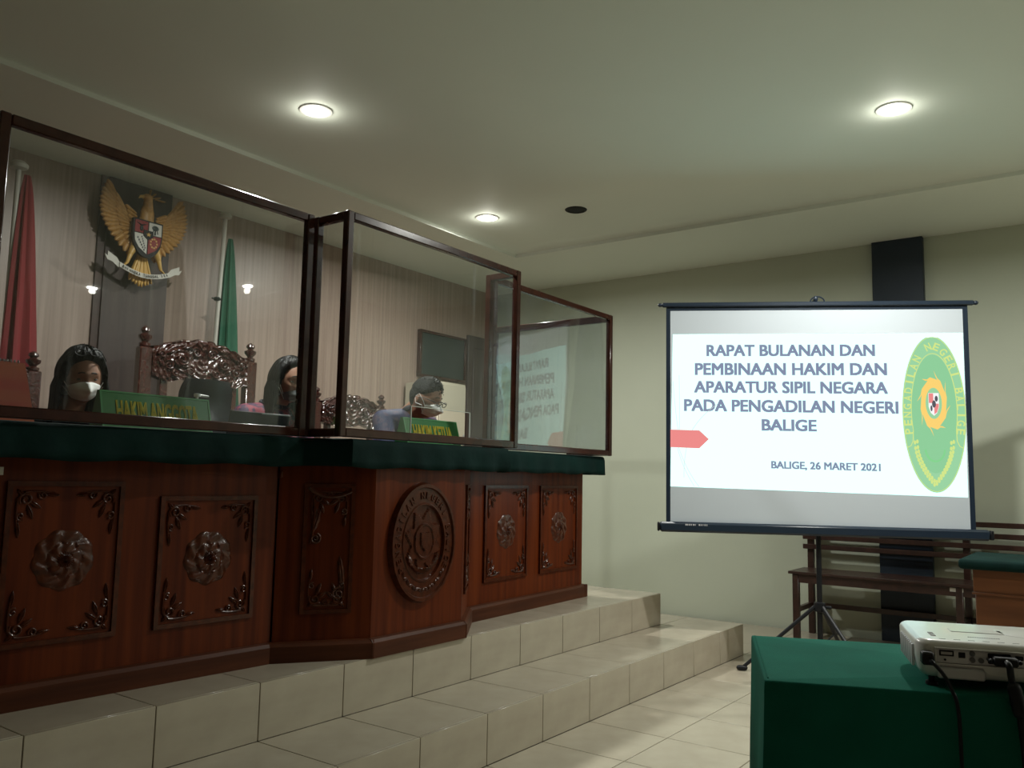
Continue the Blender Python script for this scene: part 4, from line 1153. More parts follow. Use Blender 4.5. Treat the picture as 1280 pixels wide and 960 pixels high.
    if female:
        for q in range(38):
            ph = 1.30 + (2 * pi - 2.6) * q / 37
            d0 = sph(0.9, ph); p0 = head_r(d0) + Vector(d0) * 0.008
            d1 = sph(1.55, ph); p1 = head_r(d1) + Vector(d1) * 0.013
            q0, q1 = H(p0), H(p1)
            out = Vector((q1.x - hc.x, q1.y - hc.y, 0)).normalized()
            q2 = q1 + out * 0.010 + Vector((0, 0.01, -0.10)); q3 = q2 + out * (0.004 + 0.01 * random.random()) + Vector((0, 0.01, -0.10 - 0.05 * random.random()))
            hb.tube([q0, q1, q1.lerp(q2, 0.5) + out * 0.008, q2, q3], [0.009, 0.011, 0.013, 0.014, 0.003], 7)
    else:
        for q in range(150):
            d0 = sph(0.15 + 0.95 * random.random(), random.uniform(-pi, pi)); p0 = H(head_r(d0) + Vector(d0) * 0.010)
            dd = (HM.to_3x3() @ Vector(d0)); p1 = p0 + dd * 0.009 + Vector((random.uniform(-.006, .006), random.uniform(-.006, .006), -0.002))
            hb.tube([p0, p1], [0.005, 0.0015], 5)
    hb.obj('hair', hairm, t, ang=70)
    # mask
    mo = MB()
    def mk(u, v):
        ph = (-1.05 + 2.1 * u); zt_ = 0.02 - 0.20 * abs(ph) ** 1.5; zb_ = -0.93 + 0.10 * abs(ph)
        z = (zt_ + (zb_ - zt_) * v) - mask_low
        d = Vector((sin(ph), -cos(ph), z * 1.15)).normalized(); p = head_r(d)
        bulge = 0.018 * sin(pi * v) ** 0.7 * (cos(ph * 1.35) ** 1.2 if abs(ph) < 1.15 else 0)
        nx = max(0, 0.022 * exp(-((v - 0.30) / 0.22) ** 2 - (ph / 0.45) ** 2))
        pl_ = 0.0012 * sin(v * 22)
        return H(p + Vector(d) * 0.0035 + Vector((0, -bulge - nx * 0.4 + pl_, 0)))
    mo.slab(mk, 29, 19, HM.to_3x3() @ Vector((0, 0.002, 0)))
    mk_o = mo.obj('face_mask', maskm, t, ang=60)
    for sg in (-1, 1):
        mb = MB()
        for vz, ez in ((0.12, 0.022), (0.85, -0.036)):
            a = mk(0.5 + sg * 0.49, vz); mb.tube([a, H((sg * 0.080, -0.035, -0.02 + (0.012 if vz < .5 else -0.012))), H((sg * 0.086, 0.004, ez)), H((sg * 0.082, 0.022, 0.0 if vz < .5 else -0.01))], 0.0018, 6)
        mb.obj('ear_loop', 'mask', mk_o)
    return t, H, body
M['lips'] = mat('lips', (0.30, 0.10, 0.085), 0.45)

# woman on the left, facing across the desk and looking down
office_chair(1.86, 3.93, 1.28, 'black office chair in which the woman with the white mask sits')
tp, H, bd = person('woman with long black hair and white mask, glasses pushed up on her head, looking down', (1.862, 3.655, 1.535), radians(-12), radians(17), radians(-3), (1.855, 3.77, 1.315), (1.86, 3.90, 0.97), 'darkshirt', 'hair', True, 'mask', style='w1')
mb = MB()
for sg in (-1, 1):
    P = [H((sg * (0.030 + 0.024 * cos(a)), -0.062 + 0.012 * sin(a), 0.122 + 0.012 * sin(a))) for a in [2 * pi * q / 16 for q in range(17)]]
    mb.tube(P, 0.0022, 6, caps=False); mb.tube([H((sg * 0.054, -0.062, 0.122)), H((sg * 0.082, -0.03, 0.085)), H((sg * 0.088, 0.03, 0.05))], 0.0022, 6)
mb.tube([H((-0.006, -0.062, 0.124)), H((0.006, -0.062, 0.124))], 0.002, 6)
mb.obj('eyeglasses', 'black', tp)
# woman on the right of the left shield
office_chair(3.00, 3.93, 1.33, 'black office chair in which the woman in maroon batik sits')
tp, H, bd = person('woman with black hair, grey mask pulled low and maroon patterned blouse', (2.985, 3.66, 1.63), radians(-3), radians(10), 0, (2.96, 3.76, 1.455), (3.0, 3.90, 0.97), 'maroon', 'hair', True, 'maskgrey', mask_low=0.27)
# man behind the centre shield
office_chair(3.66, 3.72, 1.30, 'black office chair in which the man in blue batik sits')
tp, H, bd = person('man in blue patterned shirt and white surgical mask, glasses, head bowed over the desk', (3.70, 3.30, 1.588), radians(12), radians(24), 0, (3.69, 3.43, 1.465), (3.68, 3.68, 0.97), 'batik', 'greyhair', False, 'mask')
mb = MB()
for sg in (-1, 1):
    P = [H((sg * (0.032 + 0.023 * cos(a)), -0.112, 0.008 + 0.014 * sin(a))) for a in [2 * pi * q / 16 for q in range(17)]]
    mb.tube(P, 0.0024, 6, caps=False); mb.tube([H((sg * 0.055, -0.110, 0.012)), H((sg * 0.080, -0.03, 0.012)), H((sg * 0.086, 0.01, 0.0))], 0.0024, 6)
mb.tube([H((-0.009, -0.113, 0.012)), H((0.009, -0.113, 0.012))], 0.002, 6)
mb.obj('eyeglasses', 'black', tp)

# ================================================================== BACK RIGHT FURNITURE
t = thing('wall_board', 'dark framed board hanging on the back wall behind the centre shield', 'board', (6.02, 5.17, 2.04))
m = MB(); m.box((5.70, 5.17, 2.05), (6.34, 5.199, 2.455)); m.obj('board_face', 'board', t, smooth=False)
m = MB()
for a, b, c, d in ((5.685, 6.355, 2.035, 2.06), (5.685, 6.355, 2.445, 2.47), (5.685, 5.71, 2.06, 2.445), (6.33, 6.355, 2.06, 2.445)): m.box((a, 5.155, c), (b, 5.199, d), bev=0.003)
m.obj('board_frame', 'frame', t)
t = thing('metal_cabinet', 'tall cream metal cabinet against the back wall, right of the man', 'cabinet', (5.70, 4.97, 0.0))
m = MB(); m.box((5.51, 4.78, 0.0), (5.89, 5.165, 1.955), bev=0.006); m.obj('cabinet_body', 'cream', t)
for z0, z1 in ((0.06, 0.95), (0.97, 1.935)):
    m = MB(); m.box((5.525, 4.766, z0), (5.875, 4.781, z1), bev=0.003); dd = m.obj('door', 'cream', t)
    m = MB(); m.cap((5.845, 4.752, (z0 + z1) / 2 - 0.05), (5.845, 4.752, (z0 + z1) / 2 + 0.05), 0.006, 0.006); m.obj('handle', 'metal', dd)

# ================================================================== PROJECTION SCREEN
SA = radians(28)
sn = Vector((cos(SA), sin(SA), 0)); ss = Vector((sin(SA), -cos(SA), 0)); SP = Vector((5.288, 1.513, 0))
fs = lambda s, z, d: SP + ss * s + Vector((0, 0, z)) - sn * d      # d towards the viewer
def sbox(mb, s0, s1, z0, z1, d0, d1, bev=0.0):
    mt = Matrix(((ss.x, -sn.x, 0, SP.x), (ss.y, -sn.y, 0, SP.y), (0, 0, 1, 0), (0, 0, 0, 1)))
    mb.box((s0, d0, z0), (s1, d1, z1), bev=bev, mtx=mt)
scn = thing('projection_screen', 'portable projection screen on a black tripod showing a presentation slide', 'screen', (SP.x, SP.y, 0))
m = MB(); sbox(m, -0.915, 0.885, 0.885, 2.24, -0.0015, 0.0, 0); m.obj('black_border', 'navy', scn, smooth=False)
m = MB(); sbox(m, -0.889, 0.855, 0.889, 2.210, -0.0002, 0.001); fab = m.obj('screen_fabric', 'fabric', scn, smooth=False)
m = MB(); sbox(m, -0.94, 0.92, 2.233, 2.262, -0.016, 0.016, 0.006)
for s_ in (-0.952, 0.932): m.ell(fs(s_, 2.248, 0), (0.016, 0.016, 0.013))
m.obj('top_bar', 'navy', scn)
m = MB(); sbox(m, -0.955, 0.955, 0.826, 0.888, -0.035, 0.030, 0.012); cs_ = m.obj('roller_case', 'navy', scn)
m = MB(); sbox(m, 0.955, 0.975, 0.830, 0.884, -0.03, 0.026, 0.004); sbox(m, -0.968, -0.955, 0.830, 0.884, -0.03, 0.026, 0.004); m.obj('case_end_cap', 'black', cs_)
m = MB()
for k, w_ in enumerate((9, 6, 7, 5, 8, 4, 0, 7, 5, 4, 6, 5)):
    if w_: sbox(m, -0.80 + k * 0.0115, -0.80 + k * 0.0115 + w_ * 0.001, 0.868, 0.878, 0.0295, 0.0305)
m.obj('small_print', 'whitegrey', cs_)
m = MB(); m.cap(fs(0, 0.03, -0.05), fs(0, 2.27, -0.05), 0.017, 0.013); m.cap(fs(0, 2.25, -0.05), fs(0, 2.25, 0.0), 0.012, 0.012); m.obj('pole', 'black', scn)
m = MB(); m.lathe([(0.018, -0.03), (0.032, -0.025), (0.034, 0.0), (0.032, 0.025), (0.018, 0.03)], fs(0, 0.40, -0.05), 20); m.lathe([(0.018, -0.02), (0.026, -0.018), (0.026, 0.018), (0.018, 0.02)], fs(0, 0.17, -0.05), 20); m.cap(fs(0.02, 0.40, -0.05), fs(0.055, 0.40, -0.03), 0.008, 0.012); m.obj('hub', 'black', scn)
m = MB()
P = [fs(-0.032 + 0.042 * (1 - cos(pi * q / 10)), 2.262 + 0.032 * sin(pi * q / 10), 0.0) for q in range(11)]
m.tube(P, 0.0045, 6); m.ell(fs(-0.0, 2.28, 0.0), (0.017, 0.014, 0.020)); m.obj('carry_handle', 'navy', scn)
pc = fs(0, 0, -0.05)
aA = atan2(1.93 - pc.y, 5.145 - pc.x)
for k in range(3):
    a = aA + k * 2 * pi / 3; q = Vector((cos(a), sin(a), 0)); R_ = 0.455
    m = MB(); m.tube([pc + q * 0.028 + Vector((0, 0, 0.40)), pc + q * R_ + Vector((0, 0, 0.018))], [0.0125, 0.0105], 8)
    lg = m.obj('leg', 'black', scn)
    m = MB(); m.cap(pc + q * (R_ - 0.015) + Vector((0, 0, 0.017)), pc + q * (R_ + 0.02) + Vector((0, 0, 0.0165)), 0.016, 0.016); m.obj('rubber_foot', 'black', lg)
    m = MB(); m.tube([pc + q * 0.02 + Vector((0, 0, 0.17)), pc + q * 0.24 + Vector((0, 0, 0.21))], 0.006, 6); m.obj('leg_brace', 'black', lg)
m = MB(); m.cap(pc + Vector((0, 0, 0.025)), pc + Vector((0, 0, 0.03)), 0.02, 0.018); m.obj('pole_foot', 'black', scn)

# ---- the projected slide (light on the fabric)
SLIDE = 1.9
def bil(u, v):    # u,v in slide
    TL, TR, BL, BR = (-0.874, 2.06), (0.853, 2.064), (-0.889, 1.104), (0.847, 1.075)
    a = (TL[0] + (TR[0] - TL[0]) * u, TL[1] + (TR[1] - TL[1]) * u); b = (BL[0] + (BR[0] - BL[0]) * u, BL[1] + (BR[1] - BL[1]) * u)
    return (b[0] + (a[0] - b[0]) * v, b[1] + (a[1] - b[1]) * v)
M['slide'] = emission('slide_light', (0.50, 0.80, 0.74), SLIDE)
M['slide_text'] = emission('slide_text_light', (0.235, 0.275, 0.40), 1.0)
M['slide_red'] = emission('slide_red_light', (0.86, 0.27, 0.26), 1.0)
M['slide_line'] = emission('slide_line_light', (0.62, 0.68, 0.66), 1.0)
M['slide_green'] = emission('slide_green_light', (0.28, 0.62, 0.33), 1.0)
M['slide_greenband'] = emission('slide_green_band_light', (0.33, 0.66, 0.37), 1.0)
M['slide_yellow'] = emission('slide_yellow_light', (0.66, 0.80, 0.26), 1.0)
M['slide_orange'] = emission('slide_orange_light', (0.98, 0.66, 0.18), 1.0)
M['slide_white'] = emission('slide_white_light', (0.95, 0.95, 0.95), 1.0)
M['slide_black'] = emission('slide_black_light', (0.10, 0.10, 0.12), 1.0)
m = MB(); P = [bil(0, 0), bil(1, 0), bil(1, 1), bil(0, 1)]; m.plate(P, fs, 0.001, 0.0016)
sl = m.obj('projected_slide', 'slide', fab, smooth=False, label='bright white projected slide')
# text lines
lines = [('RAPAT BULANAN DAN', -0.666, 1.9195, 0.343, 1.9205, 0.073), ('PEMBINAAN HAKIM DAN', -0.738, 1.801, 0.410, 1.803, 0.076), ('APARATUR SIPIL NEGARA', -0.743, 1.689, 0.412, 1.688, 0.075),
         ('PADA PENGADILAN NEGERI', -0.805, 1.573, 0.470, 1.568, 0.0765), ('BALIGE', -0.335, 1.456, -0.008, 1.455, 0.073), ('BALIGE, 26 MARET 2021', -0.281, 1.226, 0.358, 1.221, 0.046)]
for s_, x0, z0, x1, z1, h in lines:
    mb = MB(); o0 = fs(x0, z0, 0.0017); xd = (fs(x1, z1, 0.0017) - o0); w_ = xd.length; xd.normalize()
    text_fit(mb, s_, o0, xd, Vector((0, 0, 1)), w_, h, -sn, bold=0.075, depth=0.0003)
    mb.obj('slide_text', 'slide_text', fab, smooth=False)
m = MB(); m.plate([(-0.889, 1.347), (-0.713, 1.342), (-0.654, 1.400), (-0.712, 1.454), (-0.889, 1.457)], fs, 0.0017, 0.0022); m.obj('slide_arrow', 'slide_red', fab, smooth=False)
m = MB()
for P in ([(-0.872, 1.76), (-0.862, 1.60), (-0.842, 1.455)], [(-0.835, 1.80), (-0.832, 1.62), (-0.834, 1.455)], [(-0.846, 1.345), (-0.815, 1.22), (-0.743, 1.107)], [(-0.838, 1.345), (-0.79, 1.20), (-0.715, 1.107)], [(-0.790, 1.345), (-0.808, 1.26), (-0.806, 1.16)], [(-0.755, 1.455), (-0.70, 1.55), (-0.60, 1.62)]):
    Q = []
    for i in range(14):
        u = i / 13; Q.append(fs((1 - u) ** 2 * P[0][0] + 2 * u * (1 - u) * P[1][0] + u * u * P[2][0], (1 - u) ** 2 * P[0][1] + 2 * u * (1 - u) * P[1][1] + u * u * P[2][1], 0.0018))
    m.tube(Q, 0.0016, 4)
m.obj('slide_curves', 'slide_line', fab, smooth=False)
# logo
LC, LZ, LA, LB = 0.673, 1.572, 0.181, 0.472
def elp(cx, cz, a, b, n=64, zmin=-9, zmax=9): return [(cx + a * cos(2 * pi * k / n), min(max(cz + b * sin(2 * pi * k / n), zmin), zmax)) for k in range(n)]
m = MB(); m.plate(elp(LC, LZ, LA, LB, zmin=1.098, zmax=2.035), fs, 0.0017, 0.0021); lg_ = m.obj('slide_logo', 'slide_greenband', fab, smooth=False, label='green oval court logo on the slide')
m = MB(); m.plate(elp(LC, LZ, LA - 0.052, LB - 0.115), fs, 0.0021, 0.0024); m.obj('logo_field', 'slide_green', lg_, smooth=False)
m = MB()
def arc_line(cx, cz, a, b, a0, a1, r, d=0.0026, n=40): m.tube([fs(cx + a * cos(a0 + (a1 - a0) * i / n), cz + b * sin(a0 + (a1 - a0) * i / n), d) for i in range(n + 1)], r, 4)
arc_line(LC, LZ + 0.02, 0.130, 0.345, -0.35, pi + 0.35, 0.0025)
arc_line(LC, LZ, LA - 0.004, LB - 0.006, 0, 2 * pi, 0.0022)
for sg in (-1, 1):
    m.tube([fs(LC + sg * 0.122, LZ - 0.10, 0.0026), fs(LC + sg * 0.125, LZ - 0.165, 0.0026), fs(LC + sg * 0.138, LZ - 0.195, 0.0026), fs(LC + sg * 0.158, LZ - 0.205, 0.0026)], 0.0025, 4)
m.obj('logo_outline', 'slide_yellow', lg_, smooth=False)
m = MB()
ring_text(m, 'PENGADILAN NEGERI BALIGE', fs, LC, LZ + 0.005, 0.152, 0.405, pi * 1.09, -pi * 0.09, 0.046, 0.034, 0.0025, 0.0004, bold=0.02)
m.obj('logo_lettering', 'slide_yellow', lg_, smooth=False)
m = MB(); P = []
SX, SZ = 0.672, 1.634
for k in range(8):       # eight flame-like rays
    a = pi / 2 + 2 * pi * k / 8
    for da, r in ((0.0, 1.06), (-0.14, 0.88), (-0.34, 0.80), (-0.52, 0.86)):
        P.append((SX + 0.090 * r * cos(a + da - 0.05), SZ + 0.188 * r * sin(a + da - 0.05)))
m.plate(P[::-1], fs, 0.0024, 0.0028); stt = m.obj('logo_star', 'slide_orange', lg_, smooth=False)
m = MB(); m.plate(elp(SX, SZ, 0.046, 0.094, 36), fs, 0.0028, 0.0031); m.obj('star_ring', 'slide_greenband', stt, smooth=False) if False else m.obj('logo_ring', 'slide_greenband', lg_, smooth=False)
def sh2(k): return [(SX - 0.030 * k, SZ + 0.062 * k), (SX + 0.030 * k, SZ + 0.062 * k), (SX + 0.030 * k, SZ - 0.02 * k), (SX + 0.018 * k, SZ - 0.058 * k), (SX, SZ - 0.075 * k), (SX - 0.018 * k, SZ - 0.058 * k), (SX - 0.030 * k, SZ - 0.02 * k)]
m = MB(); m.plate(sh2(1.0), fs, 0.0031, 0.0033); m.obj('logo_shield', 'slide_white', lg_, smooth=False)
m = MB(); m.plate([(SX - 0.028, SZ + 0.002), (SX - 0.002, SZ + 0.002), (SX - 0.002, SZ + 0.06), (SX - 0.028, SZ + 0.06)], fs, 0.0033, 0.0035); m.plate([(SX + 0.002, SZ - 0.066), (SX + 0.017, SZ - 0.054), (SX + 0.028, SZ - 0.02), (SX + 0.028, SZ - 0.002), (SX + 0.002, SZ - 0.002)], fs, 0.0033, 0.0035); m.obj('logo_shield_red', 'slide_red', lg_, smooth=False)
m = MB(); m.plate(elp(SX + 0.001, SZ - 0.004, 0.011, 0.022, 20), fs, 0.0035, 0.0037); m.plate(elp(SX + 0.015, SZ + 0.028, 0.009, 0.018, 16), fs, 0.0035, 0.0037); m.plate(elp(SX - 0.014, SZ - 0.03, 0.006, 0.018, 16), fs, 0.0035, 0.0037); m.obj('logo_shield_marks', 'slide_black', lg_, smooth=False)
m = MB()
for sg in (-1, 1):
    for k in range(13):
        u = k / 12; x = LC - 0.005 + sg * (0.103 * (1 - u ** 1.6)); z = 1.400 - 0.25 * u ** 0.8
        an = atan2(-0.2, -sg * (0.1 + 0.3 * u)) 
        for dd in (-1, 1):
            cx_, cz_ = x + dd * 0.007, z + 0.003 * dd
            m.plate([(cx_ + 0.0075 * cos(q * pi / 4) * (1.0), cz_ + 0.013 * sin(q * pi / 4)) for q in range(8)], fs, 0.0024, 0.0028)
m.obj('logo_laurel', 'slide_yellow', lg_, smooth=False)
M['slide_faint'] = emission('slide_faint_green_light', (0.24, 0.66, 0.28), 1.0)
m = MB()
arc_line(LC - 0.002, 1.36, 0.055, 0.075, pi * 1.02, pi * 1.98, 0.007, d=0.0024, n=20)
m.obj('logo_faint_wreath', 'slide_faint', lg_, smooth=False)

# ================================================================== WALL BENCH
bn = thing('wall_bench', 'long brown slatted wooden bench along the right wall behind the screen', 'bench', (6.56, 0.9, 0))
yb0, yb1 = -0.35, 2.035
for z in (0.655, 0.728, 0.802, 0.878):
    m = MB(); m.box((6.715, yb0, z - 0.018), (6.737, yb1 + 0.02, z + 0.018), bev=0.003); m.obj('back_slat', 'bench', bn)
for k in range(4):
    x0 = 6.35 + k * 0.098
    m = MB(); m.box((x0, yb0, 0.475), (x0 + 0.092, yb1 + 0.02, 0.495), bev=0.003); m.obj('seat_slat', 'bench', bn)
m = MB(); m.box((6.365, yb0 + 0.03, 0.415), (6.385, yb1 - 0.01, 0.475)); m.obj('apron', 'bench', bn, smooth=False)
for y in (yb1 - 0.03, 0.93, yb0 + 0.05):
    m = MB(); m.box((6.36, y - 0.022, 0.0), (6.405, y + 0.022, 0.475), bev=0.003); m.obj('leg', 'bench', bn)
    m = MB(); m.box((6.738, y - 0.022, 0.0), (6.782, y + 0.022, 0.905), bev=0.003); m.obj('back_post', 'bench', bn)
    m = MB(); m.box((6.405, y - 0.014, 0.20), (6.738, y + 0.014, 0.235)); m.box((6.405, y - 0.014, 0.43), (6.738, y + 0.014, 0.475)); m.obj('side_rail', 'bench', bn, smooth=False)
m = MB(); m.box((6.738, yb0 + 0.07, 0.20), (6.762, yb1 - 0.05, 0.235)); m.obj('stretcher', 'bench', bn, smooth=False)
m = MB(); m.box((6.350, 0.905, 0.445), (6.3545, 0.985, 0.470), mtx=None); o = m.obj('paper_label', 'paper', smooth=False); tag(o, 'small white paper tag fixed to the front edge of the wall bench', 'label')
o.location.x += 0.0102; o.location.z -= 0.0
# side desk with padded green top
t = thing('side_desk', 'orange-brown wooden desk with padded green top at the right edge', 'desk', (5.25, 0.3, 0))
m = MB(); m.box((4.985, -0.45, 0.0), (5.50, 0.655, 0.60), bev=0.004); m.obj('desk_body', 'sidewood', t)
m = MB(); m.box((4.978, -0.46, 0.60), (5.51, 0.662, 0.722), bev=0.003); m.obj('upper_board', 'sidewood', t)
m = MB(); m.box((4.971, -0.46, 0.594), (4.979, 0.668, 0.606), bev=0.002); m.obj('bead', 'sidewood', t)
m = MB(); m.box((4.93, -0.52, 0.720), (5.54, 0.722, 0.772), bev=0.018, seg=3); m.obj('padded_top', 'deskcloth', t)

# ================================================================== PROJECTOR TABLE
tu = Vector((0.921, 0.389, 0)).normalized(); tv = Vector((0.389, -0.921, 0)).normalized()
TN = Vector((1.718, 0.606, 0))
TL_, TW_ = 1.25, 0.512
ft = lambda a, b, z: TN + tu * a + tv * b + Vector((0, 0, z))
TMX = Matrix(((tu.x, tv.x, 0, TN.x), (tu.y, tv.y, 0, TN.y), (0, 0, 1, 0), (0, 0, 0, 1)))
t = thing('folding_table', 'table completely covered by a green cloth, under the white projector', 'table', tuple(ft(0.256, 0.6, 0)))
m = MB(); m.box((0.012, 0.012, 0.715), (TW_ - 0.012, TL_ - 0.012, 0.742), mtx=TMX); m.obj('table_top', 'bench', t)
for a, b in ((0.05, 0.06), (TW_ - 0.05, 0.06), (0.05, TL_ - 0.06), (TW_ - 0.05, TL_ - 0.06)):
    m = MB(); m.box((a - 0.02, b - 0.02, 0.0), (a + 0.02, b + 0.02, 0.715), bev=0.003, mtx=TMX); m.obj('leg', 'bench', t)
def table_cloth():
    mb = MB(); per = []
    cs4 = [(0, 0), (TW_, 0), (TW_, TL_), (0, TL_)]
    for k in range(4):
        A = Vector(cs4[k]); B = Vector(cs4[(k + 1) % 4]); n = int((B - A).length / 0.02)
        for i in range(n): per.append(A + (B - A) * i / n)
    rows = [(-0.006, 0.750), (-0.0015, 0.7485), (0.0, 0.745), (0.001, 0.735), (0.0015, 0.70), (0.004, 0.62), (0.008, 0.52), (0.012, 0.40), (0.016, 0.27), (0.020, 0.14), (0.022, 0.03)]
    n = len(per); V = []; F = []
    c = Vector((TW_ / 2, TL_ / 2))
    for i, p in enumerate(per):
        a = per[(i - 1) % n]; b = per[(i + 1) % n]; tt = (b - a).normalized(); nn = Vector((tt.y, -tt.x))
        for k, (off, z) in enumerate(rows):
            dep = max(0, (0.74 - z) / 0.74)
            wv = (0.010 * sin(i * 0.42 + 0.7) + 0.007 * sin(i * 0.23 + z * 3)) * dep ** 1.2
            # a soft diagonal fold at each corner
            q = p + nn * (off + wv)
            V.append(ft(q.x, q.y, z))
    m_ = len(rows)
    for i in range(n):
        for k in range(m_ - 1):
            a = i * m_ + k; b = ((i + 1) % n) * m_ + k
            F.append((a, b, b + 1, a + 1))
    V.append(ft(TW_ / 2, TL_ / 2, 0.750))
    for i in range(n): F.append((i * m_, len(V) - 1, ((i + 1) % n) * m_))
    mb._add(V, F)
    return mb
o = table_cloth().obj('tablecloth', 'cloth', ang=70)
tag(o, 'green cloth covering the projector table down to the floor', 'tablecloth')
# hem line along the short edge
m = MB(); m.tube([ft(0.02, 0.008, 0.7505), ft(TW_ - 0.01, 0.008, 0.7505)], 0.0016, 5); 
hm = m.obj('hem_seam', 'cloth'); 
bpy.data.objects[hm.name].parent = o; hm.matrix_parent_inverse = Matrix.Translation(-Vector(o.location))

# ================================================================== PROJECTOR
pu = Vector((0.945, 0.327, 0)).normalized(); pv = Vector((0.327, -0.945, 0)).normalized()
PO = Vector((1.868, 0.352, 0.7510))
PW_, PD_, PH0, PH1 = 0.300, 0.262, 0.018, 0.090
PM = Matrix(((pu.x, pv.x, 0, PO.x), (pu.y, pv.y, 0, PO.y), (0, 0, 1, PO.z), (0, 0, 0, 1)))   # local x forward, y to the right, z up
fp = lambda a, b, z: PM @ Vector((a, b, z))
pj = thing('projector', 'white projector seen from behind on the green-covered table', 'projector', tuple(fp(PD_ / 2, PW_ / 2, 0)))
def superbox(mb, x0, x1, y0, y1, z0, z1, r, taper=0.0, nseg=6):
    per = []
    for cx_, cy_, a0 in ((x1 - r, y1 - r, 0), (x0 + r, y1 - r, pi / 2), (x0 + r, y0 + r, pi), (x1 - r, y0 + r, 1.5 * pi)):
        for k in range(nseg + 1):
            a = a0 + pi / 2 * k / nseg; per.append((cx_, cy_, cos(a), sin(a)))
    er = min(0.014, (z1 - z0) / 3)
    rows = []
    for k in range(5): a = pi / 2 * k / 4; rows.append((z0 + er * (1 - sin(a)), r - er * (1 - cos(a)) - taper * (1 if k > 0 else 1)))
    rows = [(z0, r - er - taper), (z0 + er * 0.3, r - er * 0.35 - taper), (z0 + er, r - taper * 0.8), (z0 + (z1 - z0) * 0.5, r - taper * 0.2)]
    for k in range(1, 6):
        a = pi / 2 * k / 5; rows.append((z1 - er + er * sin(a), r - er * (1 - cos(a))))
    V = [PM @ Vector((cx_ + rr * ca, cy_ + rr * sa, z)) for z, rr in rows for cx_, cy_, ca, sa in per]
    n = len(per); F = []
    for i in range(len(rows) - 1):
        for k in range(n): F.append((i * n + k, i * n + (k + 1) % n, (i + 1) * n + (k + 1) % n, (i + 1) * n + k))
    F.append(tuple(range(n))[::-1]); F.append(tuple((len(rows) - 1) * n + k for k in range(n)))
    mb._add(V, F)
m = MB(); superbox(m, 0, PD_, 0, PW_, PH0, PH1, 0.030, taper=0.006); case = m.obj('casing', 'white', pj, ang=50)
# rear connector bay
m = MB(); m.box((-0.0015, 0.034, 0.048), (0.010, 0.225, 0.076), bev=0.001, mtx=PM); m.obj('connector_bay', 'whitegrey', case)
m = MB()
for a, b, c, d in ((0.032, 0.227, 0.0755, 0.078), (0.032, 0.227, 0.046, 0.0485), (0.032, 0.0345, 0.0485, 0.0755), (0.2245, 0.227, 0.0485, 0.0755)): m.box((-0.004, a, c), (0.004, b, d), bev=0.0006, mtx=PM)
m.obj('bay_surround', 'white', case)
m = MB(); m.box((-0.003, 0.040, 0.062), (0.0, 0.066, 0.073), bev=0.001, mtx=PM); m.obj('video_port', 'black', case)
m = MB(); m.box((-0.0035, 0.043, 0.065), (-0.002, 0.063, 0.070), mtx=PM); m.obj('port_contact', 'metal', case)
m = MB(); m.box((-0.003, 0.074, 0.060), (0.0, 0.086, 0.071), bev=0.001, mtx=PM); m.obj('usb_port', 'black', case)
m = MB(); m.lathe([(0.001, 0), (0.0022, 0), (0.0022, 0.003), (0.001, 0.003)], fp(-0.003, 0.050, 0.055), 10, axis=pu); m.obj('lock_hole', 'black', case)
for b, z in ((0.098, 0.070), (0.098, 0.058), (0.113, 0.058)):
    m = MB(); m.lathe([(0.0022, 0.0), (0.0050, 0.0), (0.0050, 0.005), (0.0022, 0.005)], fp(-0.0055, b, z), 14, axis=pu); jk = m.obj('audio_jack', 'ink', case)
    m = MB(); m.lathe([(0.0001, 0.0), (0.0023, 0.0), (0.0023, 0.005)], fp(-0.005, b, z), 10, axis=pu); m.obj('jack_centre', 'whitegrey', case)
m = MB(); m.box((-0.004, 0.125, 0.053), (0.0, 0.165, 0.073), bev=0.0015, mtx=PM); m.obj('monitor_port', 'black', case)
m = MB(); m.box((-0.004, 0.172, 0.063), (0.0, 0.186, 0.071), bev=0.001, mtx=PM); m.obj('small_port', 'black', case)
m = MB(); m.lathe([(0.0001, 0), (0.0075, 0), (0.0075, 0.004), (0.0001, 0.004)], fp(-0.004, 0.207, 0.063), 20, axis=pu); m.obj('round_port', 'black', case)
m = MB(); m.box((-0.005, 0.036, 0.019), (0.006, 0.120, 0.040), bev=0.003, mtx=PM); m.obj('lower_lip', 'whitegrey', case)
# vents on the left side
for k in range(9):
    m = MB(); m.box((0.040 + k * 0.018, -0.0035, 0.028 + 0.003), (0.050 + k * 0.018, 0.002, 0.074), bev=0.0012, mtx=PM); m.obj('vent_fin', 'whitegrey', case)
# top details
m = MB(); m.lathe([(0.001, 0.0), (0.060, 0.0), (0.062, 0.0012), (0.058, 0.002), (0.001, 0.002)], fp(0.16, 0.235, PH1 - 0.0008), 36); m.obj('lens_ring', 'white', case)
m = MB(); m.box((0.125, 0.085, PH1 - 0.0005), (0.165, 0.185, PH1 + 0.0012), bev=0.0008, mtx=PM); m.obj('top_hatch', 'white', case)
m = MB()
for k in range(4): m.box((0.055 + 0.012 * k, 0.035, PH1 - 0.0005), (0.061 + 0.012 * k, 0.045, PH1 + 0.0015), bev=0.0008, mtx=PM)
m.obj('control_buttons', 'whitegrey', case)
m = MB()
for k in range(14): m.box((0.066, 0.105 + k * 0.0042, PH1 - 0.0002), (0.070, 0.108 + k * 0.0042, PH1 + 0.0004), mtx=PM)
for k in range(6): m.box((0.024, 0.045 + k * 0.026, PH1 - 0.0002), (0.0255, 0.057 + k * 0.026, PH1 + 0.0004), mtx=PM)
m.obj('small_print', 'ink', case)
